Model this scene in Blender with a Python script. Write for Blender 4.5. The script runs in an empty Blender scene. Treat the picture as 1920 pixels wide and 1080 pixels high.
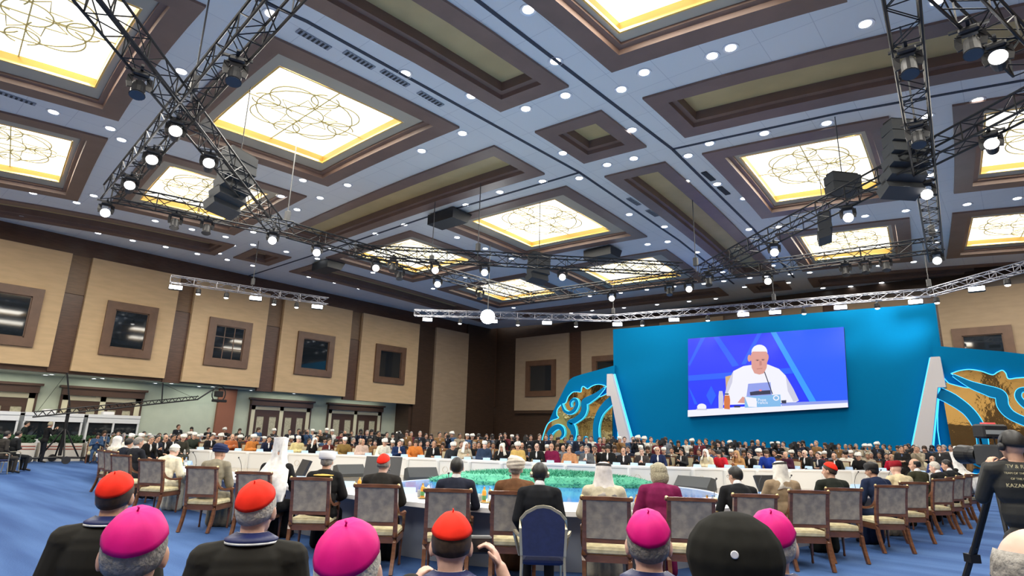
import bpy, bmesh, math, random
import numpy as np
from mathutils import Vector, Matrix
random.seed(7)
S = bpy.context.scene
COL = S.collection
PI = math.pi
# ---------------------------------------------------------------- camera
CM = [[0.762491, 0.6465, 0.025395], [-0.138109, 0.200983, -0.96981], [-0.632086, 0.735964, 0.242536]]
FP, CH = 1100.0, 1.7
cd = bpy.data.cameras.new('camera'); cam = bpy.data.objects.new('camera', cd); COL.objects.link(cam)
cd.sensor_width = 36; cd.lens = FP*36/1920; cd.clip_start = .05; cd.clip_end = 300
mw = Matrix.Identity(4)
for i in range(3):
    mw[i][0] = CM[0][i]; mw[i][1] = -CM[1][i]; mw[i][2] = -CM[2][i]
mw[2][3] = CH
cam.matrix_world = mw
S.camera = cam
# ---------------------------------------------------------------- world, exposure, large lights
wd = bpy.data.worlds.new('world'); S.world = wd; wd.use_nodes = True
wd.node_tree.nodes['Background'].inputs[0].default_value = (.85, .82, .78, 1)
wd.node_tree.nodes['Background'].inputs[1].default_value = .7
S.view_settings.view_transform = 'Standard'; S.view_settings.look = 'None'; S.view_settings.gamma = 1
S.view_settings.exposure = 0.1
S.view_settings.use_curve_mapping = False
try:
    S.cycles.max_bounces = 6; S.cycles.diffuse_bounces = 4; S.cycles.sample_clamp_indirect = 4
    S.cycles.caustics_reflective = False; S.cycles.caustics_refractive = False
except Exception: pass

def area_light(name, loc, sx, sy, power, color, aim=(0,0,-1), spread=180):
    l = bpy.data.lights.new(name, 'AREA'); l.shape = 'RECTANGLE'; l.size = sx; l.size_y = sy; l.energy = power; l.color = color
    l.spread = math.radians(spread)
    o = bpy.data.objects.new(name, l); COL.objects.link(o); o.location = loc
    o.rotation_euler = Vector(aim).to_track_quat('-Z', 'Y').to_euler(); return o
def spot_light(name, loc, to, power, color, ang, blend=.6, size=.15):
    l = bpy.data.lights.new(name, 'SPOT'); l.energy = power; l.color = color; l.spot_size = math.radians(ang); l.spot_blend = blend; l.shadow_soft_size = size
    o = bpy.data.objects.new(name, l); COL.objects.link(o); o.location = loc
    o.rotation_euler = (Vector(to)-Vector(loc)).to_track_quat('-Z', 'Y').to_euler(); return o
H = 11.1
CX = [-9.6269, 19.2926, -0.054, 0.2624, -1.204, -2.1189, -0.2712, 0.445, 0.5191, 0.7508]
CY = [15.3805, 1.9001, 21.5203, 2.9182, 2.0411, 0.3672, -0.8583, -1.0516, 1.0871, -1.0532]
def W(x, y):                       # plan of the ceiling: the hall is slightly out of square
    if y < -4:
        a = W(x, -4); return a[0], a[1]+y+4
    x = (x+10)/20; y = (y-15)/20
    f = (1, x, y, x*x, x*y, y*y, x*x*y, x*y*y, x**3, y**3)
    return sum(a*b for a, b in zip(CX, f)), sum(a*b for a, b in zip(CY, f))
CA, CB, CS, CC, CD = (-29.4, -22.0), (-20.2, -12.7), (-10.9, -8.6), (-7.2, -1.9), (-0.3, 5.5)
RB, R0, R1, S1, R2, R3, S2 = (-9.5, -3.5), (-1.4, 4.2), (5.6, 11.5), (13.1, 15.6), (17.0, 23.6), (26.0, 33.0), (35.0, 37.4)
SKY = []                            # (column, row, half x, half y)
for ccol, hx in ((CA, 2.35), (CB, 2.42), (CC, 1.85), (CD, 2.2)):
    for rr, hy in ((RB, 2.0), (R0, 1.95), (R1, 1.98), (R2, 2.25), (R3, 2.2)):  # rear row and right-hand nearest panels are unseen, added for warm fill light
        SKY.append((ccol, rr, hx, hy))
for n, (c_, r_, hx, hy) in enumerate(SKY):
    wx, wy = W(sum(c_)/2, sum(r_)/2)
    area_light('skylight_lamp', (wx, wy, H+.2), hx*1.9, hy*1.9, 640, (1, .95, .85))
for k, (x, y) in enumerate([(-28.9,13.3),(-28.1,16.7),(-23.1,25.1),(-20.6,26.9),(-17.2,29.4),(-14.1,30.1),(-10.4,30.4),(-8.9,30.9),(-6,31.2),(-3,31.4)]):
    tgt = (-36, y+2, 5) if x < -27.9 else (x-1, 34, 6.5) if x > -18 else (x+8, y-14, 0)
    spot_light('wash_lamp', (x, y, 8.15), (tgt[0], tgt[1], 7.6 if x > -18 else tgt[2]), 520, (.95, .96, 1), 70, .9)
for k, (a, b) in enumerate([((-14.4,3.9),(-9,10)),((-17,8),(-10,13)),((-18.4,12),(-9,14)),((-15,18.6),(-9,10)),((-9.5,20.6),(-8,8)),((-4,19.5),(-9,7)),((-1.2,16),(-7,6)),((-.9,10),(-8,9)),((-12.6,4),(-20,20)),((-1.2,20),(-8,22))]):
    spot_light('stage_lamp', (a[0], a[1], 7.6), (b[0], b[1], .8), 1500, (1, .95, .86), 55, .8)

# ---------------------------------------------------------------- materials
MATS = {}
def mat(name, col, rough=.6, metal=0, emit=0, noise=0, scale=8, spec=.5, col2=None, bump=0, stretch=(1,1,1), coat=0, alpha=1, trans=0):
    if name in MATS: return MATS[name]
    m = bpy.data.materials.new(name); m.use_nodes = True; nt = m.node_tree; b = nt.nodes['Principled BSDF']
    c = (*col, 1)
    b.inputs['Base Color'].default_value = c; b.inputs['Roughness'].default_value = rough; b.inputs['Metallic'].default_value = metal
    b.inputs['Specular IOR Level'].default_value = spec
    if coat: b.inputs['Coat Weight'].default_value = coat; b.inputs['Coat Roughness'].default_value = .15
    if trans: b.inputs['Transmission Weight'].default_value = trans
    if emit:
        b.inputs['Emission Color'].default_value = c; b.inputs['Emission Strength'].default_value = emit
    if noise or bump:
        tc = nt.nodes.new('ShaderNodeTexCoord'); mp = nt.nodes.new('ShaderNodeMapping'); mp.inputs['Scale'].default_value = stretch
        n = nt.nodes.new('ShaderNodeTexNoise'); n.inputs['Scale'].default_value = scale; n.inputs['Detail'].default_value = 5
        nt.links.new(tc.outputs['Object'], mp.inputs[0]); nt.links.new(mp.outputs[0], n.inputs['Vector'])
        if noise:
            r = nt.nodes.new('ShaderNodeMix'); r.data_type = 'RGBA'
            mr = nt.nodes.new('ShaderNodeMapRange'); mr.inputs[1].default_value = .35; mr.inputs[2].default_value = .65
            nt.links.new(n.outputs[0], mr.inputs[0]); nt.links.new(mr.outputs[0], r.inputs[0])
            r.inputs[6].default_value = c
            r.inputs[7].default_value = (*(col2 or [max(0, v*(1-noise)) for v in col]), 1)
            nt.links.new(r.outputs[2], b.inputs['Base Color'])
        if bump:
            bp = nt.nodes.new('ShaderNodeBump'); bp.inputs['Strength'].default_value = bump; bp.inputs['Distance'].default_value = .02
            nt.links.new(n.outputs[0], bp.inputs['Height']); nt.links.new(bp.outputs[0], b.inputs['Normal'])
    MATS[name] = m; return m
def screen_mat(name, c, e):
    m = mat(name, c, .4, emit=e); m.node_tree.nodes['Principled BSDF'].inputs['Base Color'].default_value = (.01, .01, .012, 1); return m
def fabric(col, key=None):
    k = key or 'cloth_%02x%02x%02x' % tuple(int(min(1, max(0, v))*255) for v in col)
    return mat(k, col, .85, noise=.25, scale=14, spec=.2)
SKIN = mat('skin', (.62, .36, .25), .5, noise=.12, scale=20, spec=.4)
SKIN2 = mat('skin_tan', (.45, .25, .16), .5, noise=.12, scale=20, spec=.4)
SKIN3 = mat('skin_dark', (.13, .07, .05), .45, noise=.1, scale=20)
SKIN4 = mat('skin_pale', (.74, .46, .36), .5, noise=.15, scale=20)
EYE = mat('eye_dark', (.03, .02, .02), .3)
LIP = mat('lip', (.42, .16, .13), .5)
HBLK = mat('hair_black', (.015, .013, .012), .5, noise=.5, scale=60)
HGRY = mat('hair_grey', (.33, .31, .28), .6, noise=.45, scale=50, bump=.6)
HWHT = mat('hair_white', (.66, .62, .55), .6, noise=.3, scale=50, bump=.6)
HBRN = mat('hair_brown', (.06, .035, .02), .5, noise=.4, scale=60)
HBLD = mat('hair_greyblond', (.42, .38, .26), .6, noise=.4, scale=60, bump=.6)
WOOD = mat('chair_wood', (.19, .075, .035), .32, noise=.4, scale=6, stretch=(1,1,4), coat=.3)
GILT = mat('gilt', (.75, .58, .25), .3, metal=.8)
BROC = mat('back_brocade', (.42, .36, .28), .8, noise=.45, scale=11, col2=(.25, .225, .2), spec=.3)
SEATM = mat('seat_brocade', (.78, .7, .45), .75, noise=.3, scale=14, col2=(.6, .52, .3))
BLACK = mat('black_metal', (.012, .012, .013), .45, metal=.3)
DARKP = mat('dark_plastic', (.02, .02, .022), .5)
SILV = mat('silver_metal', (.42, .42, .46), .45, metal=.85)
WHT = mat('white_laminate', (.82, .82, .84), .35)
WHP = mat('white_panel', (.76, .78, .8), .5)
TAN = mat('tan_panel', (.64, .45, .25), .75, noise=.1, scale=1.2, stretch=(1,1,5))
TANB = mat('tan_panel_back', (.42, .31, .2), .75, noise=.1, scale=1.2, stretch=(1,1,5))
BRN = mat('brown_veneer', (.115, .055, .032), .33, noise=.35, scale=2.2, stretch=(1,1,9))
BRN2 = mat('brown_veneer_light', (.19, .105, .05), .4, noise=.25, scale=2.2, stretch=(1,1,9))
DBR = mat('dark_brown_panel', (.07, .04, .025), .4, noise=.25, scale=2, stretch=(1,1,8))
WFR = mat('window_frame_wood', (.16, .085, .05), .4, noise=.2, scale=3)
COFW = mat('coffer_wood', (.235, .15, .115), .42, noise=.15, scale=1.5)
BEIGE = mat('coffer_beige', (.52, .47, .36), .7)
OLIVE = mat('coffer_olive', (.6, .46, .22), .6, noise=.15, scale=.8)
GOLDF = mat('gold_leaf_frame', (.9, .58, .15), .3, metal=.2)
GLASS = mat('dark_window_glass', (.012, .017, .022), .04, spec=.8)
GREENW = mat('pale_green_wall', (.46, .5, .39), .8, noise=.06, scale=2)
WHITEL = mat('lamp_lens', (1, .97, .93), emit=9)
BARL = mat('lamp_bar_lens', (.95, .97, 1), emit=14)
DLL = mat('downlight_lens', (.96, .98, 1), emit=7)
CEIL = None

# ---------------------------------------------------------------- mesh helpers
def mkmesh(name, verts, faces, m, parent=None, smooth=False, mi=None, loc=None):
    me = bpy.data.meshes.new(name); me.from_pydata([tuple(v) for v in verts], [], faces)
    ms = m if isinstance(m, (list, tuple)) else [m]
    for a in ms: me.materials.append(a)
    if mi: me.polygons.foreach_set('material_index', mi)
    if smooth: me.polygons.foreach_set('use_smooth', [True]*len(me.polygons))
    me.update()
    o = bpy.data.objects.new(name, me); COL.objects.link(o)
    if parent: o.parent = parent
    if loc: o.location = loc
    return o
def tag(o, label=None, cat=None, group=None, kind=None):
    if label: o['label'] = label
    if cat: o['category'] = cat
    if group: o['group'] = group
    if kind: o['kind'] = kind
    return o
def empty(name, loc=(0,0,0), rz=0, label=None, cat=None, group=None):
    o = bpy.data.objects.new(name, None); COL.objects.link(o); o.location = loc; o.rotation_euler = (0,0,rz); o.empty_display_size = .1
    return tag(o, label, cat, group)
def copy_tree(o, parent=None):
    c = o.copy(); COL.objects.link(c)
    if parent: c.parent = parent
    for ch in list(o.children): copy_tree(ch, c)
    return c
class B:
    def __init__(s): s.v = []; s.f = []; s.m = []
    def add(s, v, f, mi=0):
        n = len(s.v); s.v += [tuple(a) for a in v]; s.f += [[i+n for i in q] for q in f]; s.m += [mi]*len(f); return s
    def box(s, a, b, mi=0):
        x0,y0,z0 = a; x1,y1,z1 = b
        v = [(x0,y0,z0),(x1,y0,z0),(x1,y1,z0),(x0,y1,z0),(x0,y0,z1),(x1,y0,z1),(x1,y1,z1),(x0,y1,z1)]
        return s.add(v, [[0,3,2,1],[4,5,6,7],[0,1,5,4],[1,2,6,5],[2,3,7,6],[3,0,4,7]], mi)
    def bbox(s, a, b, ch, mi=0):      # box with chamfered vertical and top edges
        x0,y0,z0 = a; x1,y1,z1 = b; c = ch
        def ring(i, z): return [(x0+i+c,y0+i,z),(x1-i-c,y0+i,z),(x1-i,y0+i+c,z),(x1-i,y1-i-c,z),(x1-i-c,y1-i,z),(x0+i+c,y1-i,z),(x0+i,y1-i-c,z),(x0+i,y0+i+c,z)]
        v = ring(c, z0)+ring(0, z0+c)+ring(0, z1-c)+ring(c, z1)
        f = [list(range(7,-1,-1)), list(range(24,32))]
        for k in range(3):
            for i in range(8): f.append([k*8+i, k*8+(i+1)%8, k*8+8+(i+1)%8, k*8+8+i])
        return s.add(v, f, mi)
    def tube(s, p, q, r, r2=None, n=8, mi=0):
        p = Vector(p); q = Vector(q); r2 = r if r2 is None else r2
        d = (q-p)
        if d.length < 1e-6: return s
        t = d.to_track_quat('Z', 'Y').to_matrix(); v = []
        for c, rr in ((p, r), (q, r2)):
            for i in range(n):
                a = 2*PI*i/n; v.append(c+t@Vector((math.cos(a)*rr, math.sin(a)*rr, 0)))
        f = [[i, (i+1)%n, n+(i+1)%n, n+i] for i in range(n)]+[list(range(n-1,-1,-1)), list(range(n, 2*n))]
        return s.add(v, f, mi)
    def sweep(s, pts, w, h=None, n=4, up=(0,0,1), mi=0, closed=False, rot=PI/4):   # pts path; w,h full section size
        pts = [Vector(p) for p in pts]; N = len(pts); h = h if h is not None else w; v = []
        for i, p in enumerate(pts):
            a = pts[(i-1) % N] if (i or closed) else pts[i]; b = pts[(i+1) % N] if (i < N-1 or closed) else pts[i]
            d = (b-a).normalized(); u = Vector(up); x = d.cross(u)
            if x.length < 1e-3: x = d.cross(Vector((0,1,0)))
            x.normalize(); y = x.cross(d)
            ww = w[i] if isinstance(w, (list, tuple)) else w; hh = h[i] if isinstance(h, (list, tuple)) else h
            k = math.sqrt(2) if n == 4 else 1
            for j in range(n):
                t = 2*PI*j/n+(rot if n == 4 else 0); v.append(p+x*(math.cos(t)*ww/2*k)+y*(math.sin(t)*hh/2*k))
        f = []
        for i in range(N if closed else N-1):
            for j in range(n):
                f.append([i*n+j, i*n+(j+1)%n, ((i+1)%N)*n+(j+1)%n, ((i+1)%N)*n+j])
        if not closed: f += [list(range(n-1,-1,-1)), [(N-1)*n+j for j in range(n)]]
        return s.add(v, f, mi)
    def lathe(s, prof, n=20, mi=0, fn=None, cap=True):     # prof [(r,z)...]
        v = []
        for k, (r, z) in enumerate(prof):
            for i in range(n):
                a = 2*PI*i/n; p = (r*math.cos(a), r*math.sin(a), z)
                v.append(fn(p, a, k) if fn else p)
        f = []
        for k in range(len(prof)-1):
            for i in range(n): f.append([k*n+i, k*n+(i+1)%n, (k+1)*n+(i+1)%n, (k+1)*n+i])
        if cap:
            f.append(list(range(n-1,-1,-1))); f.append([(len(prof)-1)*n+i for i in range(n)])
        return s.add(v, f, mi)
    def ball(s, c, r, n=10, mi=0):
        r = r if isinstance(r, (tuple, list)) else (r, r, r)
        v = [(c[0], c[1], c[2]-r[2])]; m = n//2+1
        for k in range(1, m):
            ph = -PI/2+PI*k/m
            for i in range(n):
                a = 2*PI*i/n; v.append((c[0]+r[0]*math.cos(ph)*math.cos(a), c[1]+r[1]*math.cos(ph)*math.sin(a), c[2]+r[2]*math.sin(ph)))
        v.append((c[0], c[1], c[2]+r[2])); L = len(v)-1; f = []
        for i in range(n): f.append([0, 1+(i+1)%n, 1+i])
        for k in range(m-2):
            for i in range(n): f.append([1+k*n+i, 1+k*n+(i+1)%n, 1+(k+1)*n+(i+1)%n, 1+(k+1)*n+i])
        for i in range(n): f.append([L, 1+(m-2)*n+i, 1+(m-2)*n+(i+1)%n])
        return s.add(v, f, mi)
    def prism(s, poly, y0, y1, ax='y', mi=0):     # polygon in XZ extruded along Y (or XY along Z)
        n = len(poly)
        ar = sum(poly[i][0]*poly[(i+1)%n][1]-poly[(i+1)%n][0]*poly[i][1] for i in range(n))
        if ar < 0: poly = poly[::-1]
        if ax == 'y': v = [(a, y0, b) for a, b in poly]+[(a, y1, b) for a, b in poly]
        elif ax == 'x': v = [(y0, a, b) for a, b in poly]+[(y1, a, b) for a, b in poly]
        else: v = [(a, b, y0) for a, b in poly]+[(a, b, y1) for a, b in poly]
        f = [list(range(n)), list(range(2*n-1, n-1, -1))]+[[i, n+i, n+(i+1)%n, (i+1)%n] for i in range(n)]
        return s.add(v, f, mi)
    def build(s, name, m, parent=None, smooth=False, loc=None): return mkmesh(name, s.v, s.f, m, parent, smooth, s.m if isinstance(m, (list, tuple)) else None, loc)
def spline(pts, n=8, closed=False):
    pts = [Vector(p) for p in pts]; N = len(pts); out = []
    for i in range(N if closed else N-1):
        p0 = pts[(i-1)%N] if (i or closed) else pts[0]; p1 = pts[i]; p2 = pts[(i+1)%N]; p3 = pts[(i+2)%N] if (i+2 < N or closed) else pts[-1]
        for k in range(n):
            t = k/n; out.append(.5*((2*p1)+(p2-p0)*t+(2*p0-5*p1+4*p2-p3)*t*t+(3*p1-p0-3*p2+p3)*t**3))
    if not closed: out.append(pts[-1])
    return out
def spot(px, d, z=1.0):            # floor position of something seen at column px, d metres away along the view
    a = np.array([[CM[0][0], CM[0][1]], [CM[2][0], CM[2][1]]]); dz = z-CH
    u, v = np.linalg.solve(a, np.array([(px-960)/FP*d-CM[0][2]*dz, d-CM[2][2]*dz])); return float(u), float(v)
def onwall(px, py, Y=None, X=None, Z=None):
    a, b = (px-960)/FP, (py-540)/FP
    d = [CM[0][i]*a+CM[1][i]*b+CM[2][i] for i in range(3)]
    t = Y/d[1] if Y is not None else X/d[0] if X is not None else (Z-CH)/d[2]
    return d[0]*t, d[1]*t, CH+d[2]*t
ORD = 'first second third fourth fifth sixth seventh eighth ninth tenth eleventh twelfth thirteenth fourteenth fifteenth sixteenth seventeenth eighteenth nineteenth'.split()
TENS = {2: 'twent', 3: 'thirt', 4: 'fort', 5: 'fift', 6: 'sixt', 7: 'sevent', 8: 'eight', 9: 'ninet'}
def ordn(n):
    if n < 20: return ORD[n-1]
    t, u = divmod(n, 10)
    if t >= 10: return 'hundred-and-'+ordn(n-100) if n > 100 else 'hundredth'
    return TENS[t]+('ieth' if u == 0 else 'y-'+ORD[u-1])

# ---------------------------------------------------------------- floor
def carpet():
    m = bpy.data.materials.new('blue_carpet'); m.use_nodes = True; nt = m.node_tree; b = nt.nodes['Principled BSDF']
    tc = nt.nodes.new('ShaderNodeTexCoord')
    w = nt.nodes.new('ShaderNodeTexNoise'); w.inputs['Scale'].default_value = 1.0; w.inputs['Detail'].default_value = 3
    mp = nt.nodes.new('ShaderNodeMapping'); mp.inputs['Rotation'].default_value = (0,0,math.radians(-38)); mp.inputs['Scale'].default_value = (.12, 1.3, 1)
    nt.links.new(tc.outputs['Object'], mp.inputs[0]); nt.links.new(mp.outputs[0], w.inputs['Vector'])
    f = nt.nodes.new('ShaderNodeTexNoise'); f.inputs['Scale'].default_value = 60; nt.links.new(tc.outputs['Object'], f.inputs['Vector'])
    cr = nt.nodes.new('ShaderNodeValToRGB'); cr.color_ramp.elements[0].position = .36; cr.color_ramp.elements[0].color = (.027, .068, .2, 1)
    cr.color_ramp.elements[1].position = .62; cr.color_ramp.elements[1].color = (.066, .138, .325, 1)
    ad = nt.nodes.new('ShaderNodeMath'); ad.operation = 'MULTIPLY_ADD'; ad.inputs[1].default_value = .25
    nt.links.new(f.outputs[0], ad.inputs[0]); nt.links.new(w.outputs[0], ad.inputs[2])
    sb = nt.nodes.new('ShaderNodeMath'); sb.operation = 'SUBTRACT'; sb.inputs[1].default_value = .12
    nt.links.new(ad.outputs[0], sb.inputs[0]); nt.links.new(sb.outputs[0], cr.inputs[0]); nt.links.new(cr.outputs[0], b.inputs['Base Color'])
    b.inputs['Roughness'].default_value = .9; b.inputs['Specular IOR Level'].default_value = .2
    bp = nt.nodes.new('ShaderNodeBump'); bp.inputs['Strength'].default_value = .3; bp.inputs['Distance'].default_value = .01
    nt.links.new(f.outputs[0], bp.inputs['Height']); nt.links.new(bp.outputs[0], b.inputs['Normal'])
    return m
tag(B().box((-39, -13, -.2), (12, 41, 0)).build('floor', carpet()), kind='structure')
# ---------------------------------------------------------------- ceiling with its coffers
def ceilmat():
    m = bpy.data.materials.new('ceiling_panels'); m.use_nodes = True; nt = m.node_tree; b = nt.nodes['Principled BSDF']
    tc = nt.nodes.new('ShaderNodeTexCoord'); br = nt.nodes.new('ShaderNodeTexBrick'); br.inputs['Scale'].default_value = 1
    br.inputs['Brick Width'].default_value = 1.2; br.inputs['Row Height'].default_value = 1.2; br.inputs['Mortar Size'].default_value = .008; br.offset = 0
    br.inputs['Color1'].default_value = (.8, .82, .8, 1); br.inputs['Color2'].default_value = (.78, .8, .78, 1); br.inputs['Mortar'].default_value = (.6, .62, .62, 1)
    nt.links.new(tc.outputs['Object'], br.inputs['Vector']); nt.links.new(br.outputs[0], b.inputs['Base Color']); b.inputs['Roughness'].default_value = .6
    return m
CEIL = ceilmat()
STRIPS = [((-33.8, -31.2), (-9.5, 12.3)), ((-33.5, -31.0), (13.4, 15.6)), ((-27.6, -12.7), S1), (CS, (-9.5, 11.5)), (CS, S1), (CS, (17.0, 33)), ((-7.2, 9), S1),
          ((-33.8, -31.2), (17.3, 33)), ((-29.4, -12.7), S2), (CS, S2), ((-7.2, 9), S2), ((-33.9, -31.2), S2)]
OPEN = [(c, r) for c, r, _, _ in SKY]+STRIPS
xs = sorted(set([-38.5, 12]+[v for c, r in OPEN for v in c])); ys = sorted(set([-12, 41.5]+[v for c, r in OPEN for v in r]))
def refine(a):
    o = [a[0]]
    for v in a[1:]:
        n = max(1, int((v-o[-1])/1.5)); b0 = o[-1]; o += [b0+(v-b0)*k/n for k in range(1, n+1)]
    return o
xs, ys = refine(xs), refine(ys)
cb = B(); grid = {}
def gp(i, j):
    if (i, j) not in grid:
        cb.v.append((*W(xs[i], ys[j]), H)); grid[(i, j)] = len(cb.v)-1
    return grid[(i, j)]
for i in range(len(xs)-1):
    for j in range(len(ys)-1):
        mx, my = (xs[i]+xs[i+1])/2, (ys[j]+ys[j+1])/2
        if any(c[0] < mx < c[1] and r[0] < my < r[1] for c, r in OPEN): continue
        cb.f.append([gp(i, j), gp(i, j+1), gp(i+1, j+1), gp(i+1, j)]); cb.m.append(0)
tag(cb.build('ceiling', CEIL), kind='structure')
def ring(b, c0, r0, c1, r1, z0, z1, mi=0):     # quad ring between two rectangles
    o = [(c0[0],r0[0]),(c0[1],r0[0]),(c0[1],r0[1]),(c0[0],r0[1])]; i = [(c1[0],r1[0]),(c1[1],r1[0]),(c1[1],r1[1]),(c1[0],r1[1])]; v = []; m = 7
    for k in range(4):
        a, c, p, q = o[k], o[(k+1)%4], i[k], i[(k+1)%4]
        for j in range(m): t = j/m; v += [(*W(a[0]+(c[0]-a[0])*t, a[1]+(c[1]-a[1])*t), z0), (*W(p[0]+(q[0]-p[0])*t, p[1]+(q[1]-p[1])*t), z1)]
    n = 4*m
    b.add(v, [[2*k, 2*k+1, (2*k+3) % (2*n), (2*k+2) % (2*n)] for k in range(n)], mi)
def shrink(c, d): return (c[0]+d, c[1]-d)
tn = [0]
def trim(b, m):
    tn[0] += 1; return tag(b.build('trim_%d' % tn[0], m), kind='structure')
def coffer_frame(c, r, w, up):
    b = B(); e = .02; c = shrink(c, -.05); r = shrink(r, -.05); w += .05
    ring(b, c, r, c, r, H+.1, H-.07); ring(b, c, r, shrink(c, w), shrink(r, w), H-.07, H-.07)
    ring(b, shrink(c, w), shrink(r, w), shrink(c, w+e), shrink(r, w+e), H-.07, H+.06)
    ring(b, shrink(c, w+e), shrink(r, w+e), shrink(c, w+.16), shrink(r, w+.16), H+.06, H+.07)
    ring(b, shrink(c, w+.16), shrink(r, w+.16), shrink(c, w+.17), shrink(r, w+.17), H+.07, H+up)
    return b
SKYM = bpy.data.materials.new('backlit_diffuser'); SKYM.use_nodes = True
_nt = SKYM.node_tree; _b = _nt.nodes['Principled BSDF']; _b.inputs['Base Color'].default_value = (.95, .92, .8, 1)
_b.inputs['Emission Color'].default_value = (1, .965, .83, 1); _b.inputs['Emission Strength'].default_value = 1.9
_n = _nt.nodes.new('ShaderNodeTexNoise'); _n.inputs['Scale'].default_value = .35; _m = _nt.nodes.new('ShaderNodeMapRange'); _m.inputs[1].default_value = .3; _m.inputs[2].default_value = .7; _m.inputs[3].default_value = 1.25; _m.inputs[4].default_value = 2.2
_tc = _nt.nodes.new('ShaderNodeTexCoord'); _nt.links.new(_tc.outputs['Object'], _n.inputs['Vector']); _nt.links.new(_n.outputs[0], _m.inputs[0]); _nt.links.new(_m.outputs[0], _b.inputs['Emission Strength'])
TRAC = mat('gilded_tracery', (.5, .43, .2), .5, emit=.25)
colname = {CA: 'second column from the left wall', CB: 'third column from the left wall', CC: 'column right of the middle strip', CD: 'column at the right edge'}
rowname = {RB: 'fill row added behind the camera', R0: 'nearest row', R1: 'second row', R2: 'third row', R3: 'farthest row'}
for c, r, hx, hy in SKY:
    trim(coffer_frame(c, r, .5, .14), COFW)
    cx, cy = sum(c)/2, sum(r)/2
    root = empty('ceiling_light_panel', (0,0,0), 0, 'backlit square ceiling panel with gold tracery, %s, %s' % (rowname[r], colname[c]), 'ceiling light', 'backlit ceiling panels')
    b = B(); ring(b, shrink(c, .66), shrink(r, .66), (cx-hx, cx+hx), (cy-hy, cy+hy), H+.14, H+.14)
    b.build('surround', BEIGE, root)
    b = B(); ring(b, (cx-hx, cx+hx), (cy-hy, cy+hy), (cx-hx+.05, cx+hx-.05), (cy-hy+.05, cy+hy-.05), H+.13, H+.13); ring(b, (cx-hx+.05, cx+hx-.05), (cy-hy+.05, cy+hy-.05), (cx-hx+.05, cx+hx-.05), (cy-hy+.05, cy+hy-.05), H+.13, H+.42)
    b.build('gold_frame', GOLDF, root)
    b = B(); q = [(cx-hx,cy-hy),(cx+hx,cy-hy),(cx+hx,cy+hy),(cx-hx,cy+hy)]; b.add([(*W(*p), H+.4) for p in q], [[3,2,1,0]]); b.build('diffuser', SKYM, root)
    b = B(); k = min(hx, hy); tp = []
    for (ox, oy, rad, a0, a1) in [(0,0,.72,0,360),(0,.0,.28,0,360)]+[(.5*math.cos(t*PI/2+PI/4), .5*math.sin(t*PI/2+PI/4), .34, t*90-60, t*90+210) for t in range(4)]+[(.62*math.cos(t*PI/2), .62*math.sin(t*PI/2), .2, t*90+20, t*90+340) for t in range(4)]:
        tp.append([(cx+k*(ox+rad*math.cos(math.radians(a0+(a1-a0)*i/22))), cy+k*(oy+rad*math.sin(math.radians(a0+(a1-a0)*i/22)))) for i in range(23)])
    star = [(cx+k*(.5 if i % 2 else .3)*math.cos(i*PI/8), cy+k*(.5 if i % 2 else .3)*math.sin(i*PI/8)) for i in range(17)]; tp.append(star)
    tp += [[(cx-hx, cy), (cx+hx, cy)], [(cx, cy-hy), (cx, cy+hy)]]
    for pth in tp: b.sweep([(*W(*p), H+.38) for p in pth], .035, .02)
    b.build('tracery', TRAC, root)
for c, r in STRIPS:
    b = coffer_frame(c, r, .45, .36); ci, ri = shrink(c, .62), shrink(r, .62)
    nx, ny = max(1, int((ci[1]-ci[0])/2)), max(1, int((ri[1]-ri[0])/2)); ci = shrink(ci, -.04); ri = shrink(ri, -.04)
    b.add([(*W(ci[0]+(ci[1]-ci[0])*i/nx, ri[0]+(ri[1]-ri[0])*j/ny), H+.34) for i in range(nx+1) for j in range(ny+1)], [[i*(ny+1)+j, i*(ny+1)+j+1, (i+1)*(ny+1)+j+1, (i+1)*(ny+1)+j] for i in range(nx) for j in range(ny)], 1)
    trim(b, [COFW, OLIVE])
SEAMM = mat('expansion_joint', (.04, .05, .07), .7)
for pth in ([(-11.55, -6), (-11.55, 6), (-11.55, 16.25), (-11.55, 25), (-11.55, 34.5)], [(-7.95, -6), (-7.95, 6), (-7.95, 16.25), (-7.95, 25), (-7.95, 34.5)], [(-38, 16.25), (-30, 16.25), (-20, 16.25), (-11.55, 16.25)], [(-7.95, 16.25), (-3, 16.25), (2, 16.25), (9, 16.25)]):
    trim(B().sweep([(*W(*p), H) for p in pth], .1, .04), SEAMM)
# ---------------------------------------------------------------- left wall
b = B(); b.box((-36.6, -12, 4.1), (-36.3, 40.5, 11.4))
tag(b.build('wall_left', BRN), kind='structure')
b = B(); b.box((-38.4, -12, 0), (-38, 40.5, 4.3)); b.box((-38, -12, 4.05), (-36.4, 32.4, 4.3)); tag(b.build('wall_left_lower', [GREENW]), kind='structure')
LP = [(1.5, 7.25), (8.15, 12.5), (13.4, 17.95), (19.0, 24.25), (25.2, 30.65)]
for i, (a, c) in enumerate(LP):
    x = -36.0
    zb = [4.35, 4.25, 4.15, 4.0, 3.8][i]
    tn[0] += 1
    tag(B().box((-36.55, a, zb), (x, c, 10.15)).build('trim_%d' % tn[0], TAN), kind='structure')
    if i < 4:
        n0, n1 = c, LP[i+1][0]
        b = B(); b.box((-36.45, n0, zb-.2), (-36.22, n1, 8.1+.25*(i == 0)*0), 0); b.box((-36.45, n0, 8.14), (-36.25, n1, 10.15), 1); trim(b, [BRN, BRN2])
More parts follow.
